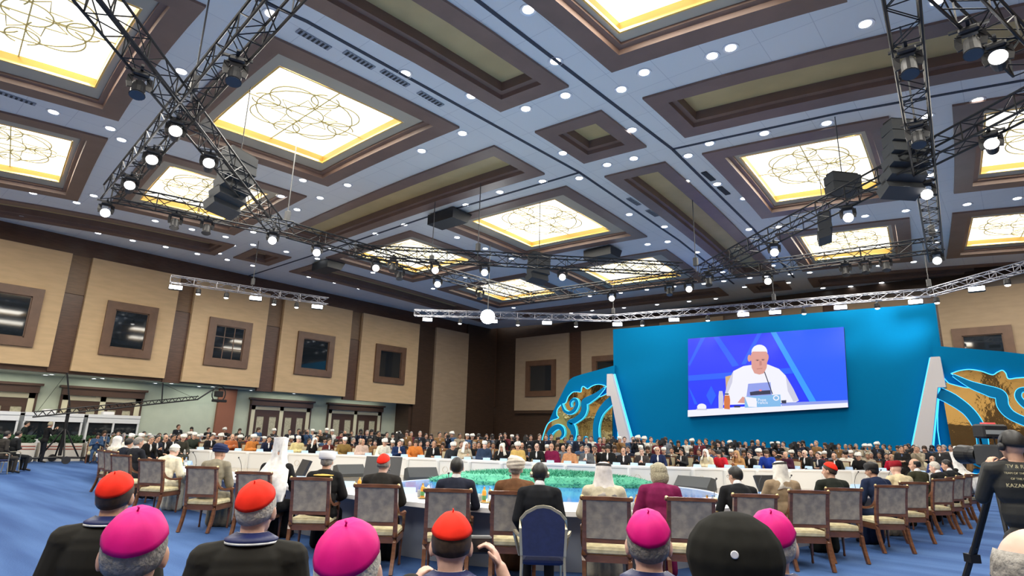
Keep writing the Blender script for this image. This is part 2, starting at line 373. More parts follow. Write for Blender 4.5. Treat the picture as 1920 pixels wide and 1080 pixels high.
# full-height tan pillar and the dark panels around the far corner
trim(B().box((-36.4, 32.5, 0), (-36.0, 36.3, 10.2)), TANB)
trim(B().box((-36.4, 30.65, 0), (-36.2, 32.5, 10.2)).box((-38.0, 30.4, 0), (-36.4, 30.75, 4.1)), DBR)
trim(B().box((-36.4, 36.3, 0), (-36.15, 40, 11.2)), DBR)
wn = [0]
def window(y0, y1, z0, z1, x=-36.0, back=False, panes=1):
    wn[0] += 1
    fr = B(); t = .42; d = .14
    def P(a, bq, c0, c1, dp, e=0):
        if back: return ((a, x-dp, c0), (bq, x-e, c1))
        return ((x+e, a, c0), (x+dp, bq, c1))
    for a, bq, c0, c1 in ((y0, y1, z1-t, z1), (y0, y1, z0, z0+t), (y0, y0+t, z0+t, z1-t), (y1-t, y1, z0+t, z1-t)): fr.box(*P(a, bq, c0, c1, d))
    for a, bq, c0, c1 in ((y0+t, y1-t, z1-t-.05, z1-t), (y0+t, y1-t, z0+t, z0+t+.05), (y0+t, y0+t+.05, z0+t, z1-t), (y1-t-.05, y1-t, z0+t, z1-t)): fr.box(*P(a, bq, c0, c1, d*.5))
    o = tag(fr.build('window_%d' % wn[0], WFR), kind='structure')
    g = B(); g.box(*P(y0+t, y1-t, z0+t, z1-t, .02, .004)); g.build('pane', GLASS, o)
    if panes > 1:
        mb = B()
        for k in range(1, panes):
            yy = y0+t+(y1-y0-2*t)*k/panes; zz = z0+t+(z1-z0-2*t)*k/panes
            mb.box(*P(yy-.02, yy+.02, z0+t, z1-t, .04)); mb.box(*P(y0+t, y1-t, zz-.02, zz+.02, .04))
        mb.build('glazing_bar', WFR, o)
for k, (a, c) in enumerate([(3.6, 6.45), (9.15, 11.6), (14.4, 17.0), (20.15, 22.95), (26.5, 29.35)]):
    window(a, c, 5.2, 8.05, panes=3 if k == 2 else 1)
# doors under the soffit
DCRM = mat('cream_door_casing', (.62, .57, .4), .5); DWD = mat('dark_door_wood', (.06, .03, .02), .35); DGL = mat('etched_door_glass', (.5, .46, .32), .4, noise=.3, scale=12)
dn = [0]
def double_door(y0, y1, ztop=3.55):
    x = -38
    b = B(); b.box((x, y0, ztop-.42), (x+.28, y1, ztop)); b.box((x, y0-.12, ztop-.06), (x+.36, y1+.12, ztop+.06)); b.box((x, y0, 0), (x+.12, y0+.1, ztop-.4)); b.box((x, y1-.1, 0), (x+.12, y1, ztop-.4)); trim(b, DWD)
    b = B(); b.box((x, y0+.1, ztop-.68), (x+.1, y1-.1, ztop-.42))
    for a in (y0+.1, (y0+y1)/2-.13, y1-.36): b.box((x, a, 0), (x+.1, a+.26, ztop-.42))
    trim(b, DCRM)
    for a, c in ((y0+.36, (y0+y1)/2-.13), ((y0+y1)/2+.13, y1-.36)):
        dn[0] += 1
        b = B(); b.box((x, a, ztop-.85), (x+.07, c, ztop-.68)); mid = (a+c)/2
        o = tag(b.build('door_%d' % dn[0], DWD), kind='structure')
        for u, v in ((a, mid), (mid, c)):
            q = B(); st = (v-u)*.22
            q.box((x, u, 0), (x+.06, u+st, ztop-.85)); q.box((x, v-st, 0), (x+.06, v, ztop-.85)); q.box((x, u+st, ztop-1.1), (x+.06, v-st, ztop-.85)); q.box((x, u+st, 0), (x+.06, v-st, .35))
            lf = q.build('door_leaf', DWD, o)
            B().box((x, u+st, .35), (x+.03, v-st, ztop-1.1)).build('glass_panel', DGL, lf)
for a, c in ((3.3, 7.45), (8.4, 12.25), (18.5, 22.9), (24.2, 29.0)): double_door(a, c)
trim(B().box((-38, 16.4, 0), (-37.8, 17.5, 4.05)), mat('red_brown_column', (.24, .085, .045), .5))
# ---------------------------------------------------------------- back wall
tag(B().box((-38.4, 40.3, 0), (12, 40.6, 11.6)).build('wall_back', DBR), kind='structure')
for a, c in ((-33.7, -27.9), (-26.7, -20.9), (-19.7, -14.9), (-13.8, -8.6), (-7.6, -3.9), (-2.75, 3.4), (4.6, 10)):
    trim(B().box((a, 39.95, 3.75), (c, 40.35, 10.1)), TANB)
for a, c in ((-27.9, -26.7), (-20.9, -19.7), (-14.9, -13.8), (-8.6, -7.6), (-3.9, -2.75)):
    trim(B().box((a, 40.1, 3.75), (c, 40.35, 10.1)), BRN)
trim(B().box((-33.7, 40.0, 3.5), (-20, 40.35, 3.75)), DBR)
for a, c in ((-32.4, -29.2), (-25.6, -22.4), (-2.3, .25)): window(a, c, 4.9, 7.95, x=39.95, back=True)
# ---------------------------------------------------------------- right wall
tag(B().box((11.8, -12, 0), (12, 41, 11.6)).build('wall_right', DBR), kind='structure')
for k in range(7): trim(B().box((11.5, -11.5+k*7.3, 4.1), (11.85, -6+k*7.3, 10.1)), TAN)
tag(B().box((-38.4, -12.9, 0), (12, -12.6, 11.6)).build('wall_rear', DBR), kind='structure')
for k in range(7): trim(B().box((-35+k*6.8, -12.65, 4.1), (-29.8+k*6.8, -12.4, 10.1)), TAN)
# ---------------------------------------------------------------- downlights
DL = [(-12.08,5.16),(-21.72,3.12),(-21.47,4.59),(-16.21,4.77),(-20.87,7.64),(-7.29,8.8),(-10.83,7.27),(-7.93,10.72),(-11.43,8.65),(-10.77,10.53),(-6.37,12.56),(-7.24,12.88),(-8.64,12.17),(-9.97,12.02),(-12.51,11.91),(-14.49,11.91),(-8.11,15.04),(-10.73,14.99),(-9.02,16.8),(-10.01,16.67),(-12.69,16.4),(-11.42,17.0),(-19.04,12.04),(-4.7,12.99),(-1.5,14.01),(-0.15,14.14),(-6.55,17.34),(-4.94,17.74),(-3.28,18.25),(-7.46,17.74),(-8.4,19.64),(-0.9,19.59),(0.28,19.43),(-1.29,24.33),(-30.58,4.36),(-30.35,5.85),(-28.77,6.07),(-34.75,4.78),(-34.58,6.26),(-34.48,7.78),(-34.37,9.31),(-34.12,10.83),(-30.02,8.89),(-29.85,10.48),(-29.63,12.03),(-30.75,12.93),(-34.03,12.44),(-32.88,13.14),(-33.79,14.0),(-27.72,12.53),(-29.75,13.54),(-33.76,15.51),(-21.1,12.11),(-23.13,12.23),(-29.44,15.25),(-27.01,16.42),(-29.21,17.01),(-33.3,18.94),(-33.21,20.79),(-33.24,22.7),(-29.03,20.71),(-29.01,22.72),(-33.34,25.7),(-33.41,27.75),(-28.99,25.61),(-28.91,27.53),(-33.29,29.63),(-20.76,16.33),(-22.93,16.32),(-16.71,16.33),(-20.07,19.1),(-20.16,21.25),(-20.22,23.43),(-21.01,24.94),(-18.82,24.8),(-20.12,25.84),(-11.77,21.38),(-11.25,23.68),(-12.08,25.71),(-13.06,25.51),(-25.12,24.8),(-28.41,33.33),(-33.35,31.74),(-29.64,34.92),(-20.42,32.38),(-21.52,33.31),(-19.32,33.68),(-17.49,33.86),(-15.69,34.07),(-25.9,37.38),(-23.99,37.42),(-21.5,37.91),(-18.99,38.26),(-8.81,23.97),(-8.34,26.25),(-11.63,28.16),(-9.06,28.41),(-7.17,26.68),(-11.98,32.54),(-13.91,34.48),(-12.69,34.54),(-11.18,34.68),(-10.31,34.85),(-12.18,36.65),(-9.3,32.83),(-9.04,35.16),(-9.7,37.08),(-8.08,35.41),(-6.4,35.79),(-4.77,36.04),(-8.37,39.61),(-6.93,40.11),(-5.29,40.13),(-14.87,38.78),(-16.69,38.55),(-3.9,27.45),(-1.48,26.47),(-2.48,27.74),(-0.49,28.36),(1.04,28.75),(-1.84,31.2),(-1.97,33.24),(-3.22,36.27),(-1.12,36.6),(0.34,36.98),(-3.75,40.45),(-14.67,16.18),(-22.06,5.09),(-20.06,10.7),(-22.28,11.01),(-7.57,20.57),(-7.26,22.54),(-4.22,12.96)]
RIM = mat('downlight_rim', (.75, .78, .82), .4, metal=.3)
b = B(); b.lathe([(.1, .0), (.17, -.02), (.175, .0)], 16, cap=False); dlp = b.build('ceiling_downlight', RIM)
l_ = B(); l_.lathe([(.11, -.005), (.11, -.012)], 16); l_.build('lens', DLL, dlp)
DL.sort(key=lambda p: (int((p[1]-1)/2.4), p[0])); cnt = {}; first = True
for x, y in DL:
    k = int((y-1)/2.4); cnt[k] = cnt.get(k, 0)+1
    o = dlp if first else copy_tree(dlp); first = False
    o.location = (x, y, H-.002); s = 1.15; o.scale = (s, s, 1)
    tag(o, 'recessed downlight, %s from the left wall in the %s line of ceiling lights' % (ordn(cnt[k]), ordn(k+1)), 'downlight', 'recessed downlights in the grey ceiling')
SOF = [(-37.5,3.6),(-36.8,3.6),(-37.5,7.5),(-36.8,7.6),(-37.5,9.6),(-36.8,9.8),(-37.5,12.6),(-36.8,13.2),(-37.5,15.0),(-36.8,15.5),(-37.5,18.2),(-36.8,19.0),(-37.5,21.2),(-36.8,22),(-37.4,25.2),(-36.8,26),(-37.4,28.6),(-36.8,29.2)]
for n, (x, y) in enumerate(SOF):
    o = copy_tree(dlp); o.location = (x, y, 4.045); o.scale = (.9, .9, 1)
    tag(o, 'small round downlight under the left balcony soffit, %s from the near end' % ordn(n+1), 'downlight', 'downlights under the left soffit')
for y in (5.5, 10.3, 15.5, 20.7, 26.5):
    area_light('soffit_lamp', (-37.2, y, 4.0), .3, 3.5, 32, (.95, 1, .92))
VG = mat('ceiling_vent_grey', (.3, .33, .37), .6); VD = mat('vent_dark', (.03, .035, .04), .7)
for n, (x, y, dk) in enumerate([(-12.1,6.3,0),(-11.9,7.5,0),(-11.8,8.6,0),(-11.8,9.9,0),(-6.9,8.9,0),(-6.8,10.2,0),(-7.55,19.7,1),(-7.6,21.3,1),(-10.9,20.2,0),(-10.9,21.8,0),(-21.6,2.2,0)]):
    b = B(); b.box((-.1, -.45, -.03), (.1, .45, 0), 0)
    for k in range(7): b.box((-.085, -.4+k*.12, -.036), (.085, -.34+k*.12, -.03), 1)
    o = b.build('ceiling_vent', [VD if dk else VG, VD], loc=(x, y, H)); tag(o, 'narrow %s slotted air vent, %s of the ceiling vents' % ('dark' if dk else 'grey', ordn(n+1)), 'vent', 'slot vents in the ceiling')
# ---------------------------------------------------------------- trusses
def truss(pts, w, z, m, label, step=.6, r=.028, group='black lighting trusses'):
    a, c = Vector((*pts[0], z)), Vector((*pts[1], z)); L = (c-a).length; d = (c-a)/L; sd = Vector((-d.y, d.x, 0)); h = w/2
    root = B(); cn = [(-1,-1),(1,-1),(1,1),(-1,1)]
    for u, v in cn: root.tube(sd*u*h+Vector((0,0,v*h)), d*L+sd*u*h+Vector((0,0,v*h)), r, n=6)
    o = root.build('lighting_truss', m, loc=a); tag(o, label, 'truss', group)
    br = B(); n = max(2, int(L/step)); K = [sd*u*h+Vector((0,0,v*h)) for u, v in cn]
    for i in range(n):
        p, q = d*(L*i/n), d*(L*(i+1)/n)
        for k in range(4):
            A, C = K[k], K[(k+1)%4]
            br.tube(p+(A if i % 2 else C), q+(C if i % 2 else A), r*.5, n=4)
            if i % 2 == 0: br.tube(p+A, p+C, r*.5, n=4)
    br.build('lattice', m, o); return o
TZ = 8.1
for pts, lab in [(((-6.6,3.3),(-19.0,4.4)), 'black box truss crossing the upper left corner, from top edge to left hinge'),
                 (((-7.6,-.6),(-17.6,8.6)), 'black box truss running diagonally through the crossing at upper left'),
                 (((-18.9,4.4),(-17.6,9.2)), 'black box truss in front of the small lit ceiling panel at left'),
                 (((-17.7,9.2),(-17.5,15.2)), 'black box truss sloping down from the left joint below the olive strip'),
                 (((-17.5,15.2),(-17.2,21.6)), 'black box truss running on toward the far lit panel behind the glare'),
                 (((-17.9,11.9),(-9.3,20.9)), 'black box truss passing diagonally under the lit panel left of centre'),
                 (((-17.2,21.3),(-9.2,22.0)), 'black box truss at the far side of the lighting rig'),
                 (((-9.0,22.2),(-1.3,22.9)), 'black box truss under the lit panel above the stage screen'),
                 (((-8.7,21.6),(1.3,13.6)), 'black box truss rising diagonally to the right edge'),
                 (((-1.5,24.2),(-.2,4.6)), 'black box truss coming straight down at right with moving heads'),
                 (((.9,12.2),(-1.6,3.5)), 'black box truss across the upper right corner')]:
    truss(pts, .42, TZ, BLACK, lab, .55, .026)
for pts, z, lab in [(((-30.1,10.0),(-28.0,17.2)), 8.5, 'silver box truss with lamp bars along the left wall'),
                    (((-26.4,22.0),(-17.6,29.6)), 8.5, 'silver box truss with lamp bars left of the stage wall'),
                    (((-17.5,29.6),(-2.4,32.2)), 8.5, 'silver box truss with lamp bars above the blue stage wall'),
                    (((-2.4,32.2),(2.2,28.2)), 8.5, 'silver box truss with lamp bars at the right edge')]:
    truss(pts, .34, z, SILV, lab, .5, .022, 'silver lighting trusses')
# hanging chains for the trusses
CAB = mat('steel_cable', (.1, .1, .1), .6)
for n, (x, y, z) in enumerate([(-17.6,9.0,TZ),(-17.4,15.2,TZ),(-12,3.8,TZ),(-9,21.6,TZ),(-1.4,22.6,TZ),(-.9,14.6,TZ),(-28.9,13.4,8.5),(-17.5,29.6,8.5),(-8.9,31.1,8.5),(-2.4,32.1,8.5),(-14.8,15.2,TZ)]):
    b = B(); b.tube((0,0,0), (0,0,H-z+.1), .018, n=6); b.bbox((-.09,-.07,.25),(.09,.07,.6), .02); tag(b.build('hoist_cable', CAB, loc=(x,y,z)), 'thin hoist cable with motor holding the %s' % ['left truss joint','sloping left truss','crossing truss at upper left','far rig truss','right rig corner','right straight truss','silver truss on the left wall','corner of the silver trusses','silver truss above the stage','right end of the silver truss','truss left of centre'][n], 'cable', 'hoist cables of the trusses')
# moving heads
def moving_head():
    r = empty('moving_head_light')
    b = B(); b.bbox((-.17,-.13,-.12),(.17,.13,0), .03); b.box((-.32,-.03,0),(.32,.03,.05)); b.box((-.03,-.32,.0),(.03,.32,.05)); b.build('base', DARKP, r)
    y = B(); y.sweep([(-.19,0,-.12),(-.2,0,-.3),(-.17,0,-.42)], .05, .12); y.sweep([(.19,0,-.12),(.2,0,-.3),(.17,0,-.42)], .05, .12); y.box((-.2,-.05,-.14),(.2,.05,-.1)); y.build('yoke', DARKP, r)
    h = B(); h.lathe([(.07,-.2),(.13,-.16),(.15,0),(.15,.16),(.17,.2)], 14); ho = h.build('head', DARKP, r, smooth=False); ho.location = (0,0,-.42)
    l = B(); l.lathe([(.155,.201),(.155,.215)], 16); l.build('lens', WHITEL, ho)
    return r
mh = moving_head(); CLAMP = .21
cp = Vector((0,0,CH))
HEADS = [(-19.2,4.4,1,0),(-16.6,4.2,1,1),(-14.5,4.0,1,1),(-12.6,3.8,1,1),(-13.6,4.9,1,1),(-17.6,8.6,1,0),(-17.6,10.2,1,0),(-17.5,12.6,1,0),(-17.4,15.6,1,0),(-15.9,14.1,1,0),(-14.6,15.4,1,0),(-12.6,17.6,1,0),(-12.9,21.7,1,0),(-9.5,22.0,1,0),(-6.6,22.5,1,0),(-5.3,19.0,1,0),(-2.8,17.0,1,0),(-1.4,22.9,1,0),(-1.0,16.4,1,0),(.3,14.4,1,1),(.5,11.0,1,1),(.2,10.3,0,0),(-11.3,2.7,0,0),(-9.5,3.6,0,0),(-18.5,6.0,0,0),(-18.2,6.8,0,0),(-4.0,22.6,0,0),(-3.4,22.65,0,0),(-2.8,22.7,0,0),(-17.6,13.8,0,0),(-10.3,21.9,0,0),(-8.4,21.3,0,0),(-.6,10.3,0,0),(-.8,13.1,0,0),(-17.3,18,0,0),(-16.9,12.9,0,0)]
DLENS = mat('unlit_lens', (.05,.06,.07), .1, spec=.8)
for n, (x, y, lit, side) in enumerate(HEADS):
    o = mh if n == 0 else copy_tree(mh); o.location = (x, y, TZ-CLAMP); o.scale = (.78,)*3; v = cp-Vector((x, y, TZ-.6))
    o.rotation_euler = (0, 0, math.atan2(v.y, v.x)+PI/2)
    hd = [c for c in o.children if c.name.startswith('head')][0]
    el = math.atan2(-v.z, math.hypot(v.x, v.y)); hd.rotation_euler = (PI/2+el+(.0 if lit else .9)-(.5 if side else 0), 0, 0) if lit else (PI-.3, 0, 0)
    if not lit:
        ln = hd.children[0]; ln.material_slots[0].link = 'OBJECT'; ln.material_slots[0].material = DLENS
    tag(o, '%s moving head lamp under black truss, %s of the %s ones' % ('lit round' if lit else 'unlit black', ordn(sum(1 for q in HEADS[:n+1] if q[2] == lit)), 'lit' if lit else 'unlit'), 'stage light', 'moving head lamps on the black truss')
# the dazzling lamp under the far truss
g = empty('followspot_lamp', (-19.35, 20.75, 7.3), 0, 'dazzling white lamp hanging below the far truss left of centre', 'stage light')
b = B(); b.lathe([(.12,-.3),(.3,-.2),(.36,.0)], 18); o = b.build('housing', DARKP, g); v = (cp-Vector((-19.35,20.75,7.3))); o.rotation_euler = v.to_track_quat('Z','Y').to_euler()
l = B(); l.lathe([(.35,.0),(.2,.08),(.02,.1)], 18); l.build('lens', mat('dazzle_lens', (.95,1,1), emit=60), o)
B().tube((0,0,.2),(0,0,H-7.3), .02, n=6).build('cable', CAB, g)
# lamp bars and small spots under the silver trusses
def lamp_bar():
    r = empty('wash_light_bar'); B().bbox((-.3,-.09,-.34),(.3,.09,-.12), .03).build('housing', DARKP, r); B().box((-.27,-.1,-.32),(.27,-.088,-.14)).build('lens', BARL, r)
    B().sweep([(-.2,0,-.12),(-.2,0,0),(.2,0,0),(.2,0,-.12)], .03).build('bracket', SILV, r); return r
def small_spot():
    r = empty('spot_light'); b = B(); b.lathe([(.06,-.0),(.11,-.04),(.12,-.2),(.1,-.27)], 14); b.build('housing', DARKP, r)
    l = B(); l.ball((0,0,-.27), (.1,.1,.05), 14); l.build('lens', WHITEL, r, smooth=True); b = B(); b.tube((0,0,0),(0,0,.12), .02, n=6); b.box((-.22,-.02,.08),(.22,.02,.12)); b.box((-.02,-.22,.08),(.02,.22,.12)); b.build('bracket', SILV, r); return r
lb = lamp_bar(); ss = small_spot()
for n, (x, y) in enumerate([(-30.0,10.25),(-29.0,13.7),(-28.15,16.7),(-25.8,22.5),(-22.9,25.0),(-20.5,27.1),(-17.3,29.7),(-14.0,30.2),(-10.4,30.8),(-8.9,31.1),(-6.0,31.6),(-3.0,32.1),(-.7,30.7)]):
    o = lb if n == 0 else copy_tree(lb); o.location = (x, y, 8.32); v = cp-Vector((x, y, 8)); o.rotation_euler = (-.15, 0, math.atan2(v.y, v.x)+PI/2)
    tag(o, 'bright rectangular lamp hanging from the silver truss, %s such lamp from the left' % ordn(n+1), 'stage light', 'rectangular lamps on the silver trusses')
for n, (x, y) in enumerate([(-29.75,11.2),(-29.4,12.4),(-28.8,14.6),(-28.5,15.7),(-24.4,23.8),(-21.8,26.0),(-19.2,28.2),(-15.8,29.9),(-12.2,30.5),(-7.6,31.35),(-4.5,31.85),(-2.2,32.0),(.3,29.8)]):
    o = ss if n == 0 else copy_tree(ss); o.location = (x, y, 8.22)
    tag(o, 'small round white spot below the silver truss, %s such spot from the left' % ordn(n+1), 'stage light', 'round spots on the silver trusses')
# hanging loudspeakers
def line_array(k):
    r = empty('line_array_speaker')
    for i in range(k):
        b = B(); b.prism([(-.2,-.0),(.2,-.04),(.2,-.3),(-.2,-.26)], -.45, .45, 'x'); o = b.build('speaker_box', mat('speaker_grey', (.045,.05,.055), .6), r); o.location = (0, .06*i*i*.3, -.28*i); o.rotation_euler = (-.08*i, 0, 0)
    B().box((-.4,-.15,.0),(.4,.15,.06)).build('fly_bar', BLACK, r); return r
la = line_array(6)
for n, (x, y, z, k, lab) in enumerate([(-15.6,6.4,9.1,6,'grey line array speaker hanging in front of the small lit panel at left'), (-1.2,15.7,9.2,6,'grey line array speaker at the right truss crossing'), (-4.1,20.6,9.0,3,'dark boat-shaped speaker hanging before the lit panel above the screen'), (-14.2,18.2,8.9,4,'dark speaker cluster hanging at the centre of the rig beside the glare'), (-3.0,18.0,9.2,2,'dark speaker box hanging near the rising right truss')]):
    o = la if n == 0 else line_array(k); o.location = (x, y, z); v = cp-Vector((x,y,z)); o.rotation_euler = (0, 0, math.atan2(v.y, v.x)+PI/2+.7)
    if n in (2,): o.rotation_euler[2] += .9
    tag(o, lab, 'loudspeaker')
    B().tube((0,0,.05),(0,0,H-z+.1), .015, n=6).build('cable', CAB, o)
for n, (x, y, lab) in enumerate([(-18.0,16.6,'dark box speaker on the ceiling left of the central lit panel'), (-29.3,17.8,'dark box speaker on the ceiling above the left wall'), (-15.3,24.9,'dark box speaker on the ceiling below the central lit panel')]):
    b = B(); b.prism([(-.55,-.5),(.35,-.5),(.6,-.05),(-.55,-.05)], -.8, .8, 'x'); tag(b.build('ceiling_speaker', mat('speaker_dark', (.03,.033,.036), .6), loc=(x,y,H-.02)), lab, 'loudspeaker')

# ---------------------------------------------------------------- blue stage wall, wings, slanted slabs, screen
BLUE = mat('stage_blue', (.0, .145, .32), .8, spec=.05); BLUE2 = mat('ornament_blue', (.0, .18, .4), .6, spec=.1)
MIR = mat('gold_mirror', (.78, .62, .3), .04, metal=1, bump=.6, scale=.9); LED = mat('cyan_led_edge', (.05, .5, 1), emit=1.5); GRYS = mat('slab_light_grey', (.6, .57, .57), .5)
SYL, SYR = -20.2, -2.5
b = B(); b.prism([(-20.2, 0), (-2.55, 0), (-2.45, 8.35), (-20.15, 8.75)], 34.0, 34.5)
tag(b.build('stage_backdrop', BLUE), 'tall plain blue stage wall carrying the video screen behind the press crowd', 'stage wall')
TL, TR, BR, BL = (onwall(x, y, Y=33.8) for x, y in ((1290, 635), (1582, 614), (1590, 764), (1290, 782)))
root = empty('video_screen', (-11, 33.8, 5.4), 0, 'large bright blue video screen showing a seated man in white, on the stage wall', 'screen')
def W3(pts, dy): return [(p[0]+11, -dy, p[2]-5.4) for p in (onwall(x, y, Y=33.8) for x, y in pts)]
def zc(pts): return [(1240+x/4.8, 600+y/4.8) for x, y in pts]
b = B(); q = [(p[0]+11, p[2]-5.4) for p in (BL, BR, TR, TL)]; b.prism(q, .0, .18); b.build('cabinet', DARKP, root)
scr_m = [screen_mat('screen_'+n, c, e) for n, c, e in (('deep', (.0, .025, .95), .95), ('bright', (.0, .09, 1), 1), ('band', (.0, .1, .95), .95), ('cyan', (.02, .3, 1), 1), ('white', (.86, .86, .95), .95), ('shade', (.62, .62, .78), .9), ('skin', (.72, .33, .28), .9), ('skin2', (.55, .22, .19), .9), ('paper', (.28, .35, .85), .9), ('black', (.02, .025, .08), .8), ('plate', (.22, .5, .85), .9), ('orange', (.7, .18, .04), .9), ('tan', (.75, .5, .25), .8), ('pink', (.9, .25, .3), .9))]
NM = dict(deep=0, bright=1, band=2, cyan=3, white=4, shade=5, skin=6, skin2=7, paper=8, black=9, plate=10, orange=11, tan=12, pink=13)
b = B(); lay = [0]
def poly(c, pts):
    lay[0] += 1; v = W3(zc(pts), .003+.0025*lay[0]); n = len(v)
    ar = sum(v[i][0]*v[(i+1)%n][2]-v[(i+1)%n][0]*v[i][2] for i in range(n))
    b.add(v, [list(range(n)) if ar > 0 else list(range(n-1, -1, -1))], NM[c])
def el(cx, cy, rx, ry, n=20, a0=0, a1=360): return [(cx+rx*math.cos(math.radians(a0+(a1-a0)*i/n)), cy+ry*math.sin(math.radians(a0+(a1-a0)*i/n))) for i in range(n if a1-a0 == 360 else n+1)]
poly('deep', [(240,170),(1642,62),(1683,785),(243,870)])
poly('bright', [(985,112),(1642,62),(1680,735),(1360,740)])
poly('band', [(355,162),(395,158),(255,420),(243,400)]); poly('band', [(470,155),(520,152),(700,410),(640,420)]); poly('band', [(865,122),(905,118),(760,400),(720,400)])
poly('band', [(243,500),(1180,430),(1210,480),(243,550)]); poly('band', [(243,600),(270,640),(330,760),(300,760)]); poly('band', [(405,680),(450,590),(495,680),(450,770)])
poly('cyan', [(985,112),(1035,110),(1400,740),(1340,745)])
poly('tan', [(578,510),(640,495),(620,650),(585,640)])
poly('white', [(880,395),(960,400),(1060,440),(1120,500),(1190,620),(1240,725),(1200,745),(560,765),(575,660),(600,560),(650,460),(740,415)])
poly('shade', [(1120,500),(1190,620),(1240,725),(1190,735),(1140,640)]); poly('shade', [(650,460),(600,560),(575,660),(600,660),(640,560)])
poly('white', el(885,290,72,68)); poly('skin', el(885,340,80,88)); poly('skin', [(810,330),(960,330),(950,430),(925,480),(885,492),(840,480),(815,430)])
poly('skin', el(795,345,16,32)); poly('skin', el(957,335,12,30)); poly('white', el(885,285,68,52,18,180,360))
poly('skin2', el(868,362,20,9)); poly('skin2', el(918,358,18,9)); poly('skin2', [(885,370),(905,370),(908,408),(886,412)]); poly('skin2', [(860,438),(915,432),(912,440),(865,446)])
poly('black', el(868,364,8,4,10)); poly('black', el(918,360,8,4,10))
poly('paper', [(785,575),(985,560),(1000,680),(770,690)]); poly('black', [(800,650),(860,640),(985,632),(990,668),(805,680)]); poly('pink', el(895,634,14,8,12))
poly('black', [(928,468),(936,466),(1008,665),(1000,668)])
poly('skin', [(690,745),(735,690),(760,700),(755,750)])
poly('white', [(243,812),(520,795),(1680,722),(1684,786),(800,840),(243,872)]); poly('paper', [(1090,745),(1680,722),(1680,745),(1085,775)])
poly('plate', [(755,690),(1075,672),(1082,778),(755,790)]); poly('white', [(755,690),(860,705),(865,785),(790,782)]); poly('white', el(1038,702,28,25)); poly('plate', el(1038,702,18,15))
poly('shade', [(525,640),(555,640),(565,690),(560,800),(522,800),(520,690)]); poly('orange', [(575,680),(618,680),(625,720),(622,805),(572,800),(570,720)]); poly('black', [(578,662),(612,662),(612,674),(578,674)])
poly('white', el(370,785,42,32)); poly('shade', [(320,800),(420,800),(415,812),(325,812)]); poly('black', [(660,772),(720,772),(715,788),(662,788)]); poly('black', [(1085,725),(1130,722),(1130,752),(1090,752)])
for p in b.v: pass
bd = b.build('picture', scr_m, root)
def text(body, m, parent, loc, size, rx=PI/2, rz=0, name='lettering', ext=.002):
    c = bpy.data.curves.new(name, 'FONT'); c.body = body; c.size = size; c.align_x = 'CENTER'; c.align_y = 'CENTER'; c.extrude = ext
    c.materials.append(m); t_ = bpy.data.objects.new('t', c); COL.objects.link(t_); dg = bpy.context.evaluated_depsgraph_get(); me = bpy.data.meshes.new_from_object(t_.evaluated_get(dg)); bpy.data.objects.remove(t_); o = bpy.data.objects.new(name, me); COL.objects.link(o); o.location = loc; o.rotation_euler = (rx, 0, rz)
    if parent: o.parent = parent
    return o
for s_, py in (('Pope', 720), ('Francis', 745)):
    p = W3(zc([(912, py)]), .003+.0025*(lay[0]+2))[0]; text(s_, scr_m[4], root, p, .22, rx=PI/2)
# wings with gold ornament
def z4(pts): return [(990+x/5.4, 640+y/5.4) for x, y in pts]
def wall2(pts): return [(p[0], p[2]) for p in (onwall(x, y, Y=33.6) for x, y in z4(pts))]
def ribbon(b, pts, ws, y0, y1, mi, grow=0):
    q = [Vector((x, 0, z)) for x, z in pts]; q = spline(q, 7); N = len(q); L, Rr = [], []
    for i, p in enumerate(q):
        d = (q[min(i+1, N-1)]-q[max(i-1, 0)]).normalized(); t = i/(N-1)*(len(ws)-1); k = min(int(t), len(ws)-2); w = ws[k]+(ws[k+1]-ws[k])*(t-k)+grow
        nrm = Vector((-d.z, 0, d.x)); L.append(p+nrm*w/2); Rr.append(p-nrm*w/2)
    v = []
    for l, r in zip(L, Rr): v += [(l.x, y0, l.z), (r.x, y0, r.z), (r.x, y1, r.z), (l.x, y1, l.z)]
    f = [[0,1,2,3], [4*(N-1)+3, 4*(N-1)+2, 4*(N-1)+1, 4*(N-1)]]
    for i in range(N-1):
        for k in range(4): f.append([i*4+k, i*4+4+k, i*4+4+(k+1)%4, i*4+(k+1)%4])
    b.add(v, f, mi)
OUT = [(862,240),(530,330),(440,360),(400,390),(365,445),(240,700),(95,1040),(80,1100)]
GOLDP = [(785,455),(740,438),(690,435),(640,452),(595,480),(570,465),(548,455),(535,475),(528,512),(490,510),(445,515),(400,560),(375,620),(330,640),(290,690),(285,745),(300,775),(240,800),(190,840),(150,940),(125,1060),(130,1120),(845,1120),(845,500),(800,525),(720,560),(700,540)]
RB = [([(345,635),(370,700),(420,725),(470,700),(500,640),(490,595),(455,590),(432,625),(440,665)], [.08,.16,.2,.22,.2,.16,.1,.06]),
      ([(775,470),(700,540),(620,590),(575,620),(572,690),(545,750),(480,800),(425,830),(455,880),(465,940),(440,1010),(400,1080),(380,1130)], [.08,.3,.45,.4,.38,.34,.34,.45,.36,.34,.34,.34]),
      ([(215,1120),(205,1040),(215,950),(255,890),(310,865),(350,890),(358,945),(325,985)], [.24,.3,.34,.36,.32,.26,.16,.08]),
      ([(862,590),(800,640),(735,720),(700,810),(690,900),(700,1000),(740,1100)], [.5,.5,.42,.4,.38,.38,.4]),
      ([(560,1120),(575,1050),(578,960)], [.5,.3,.05])]
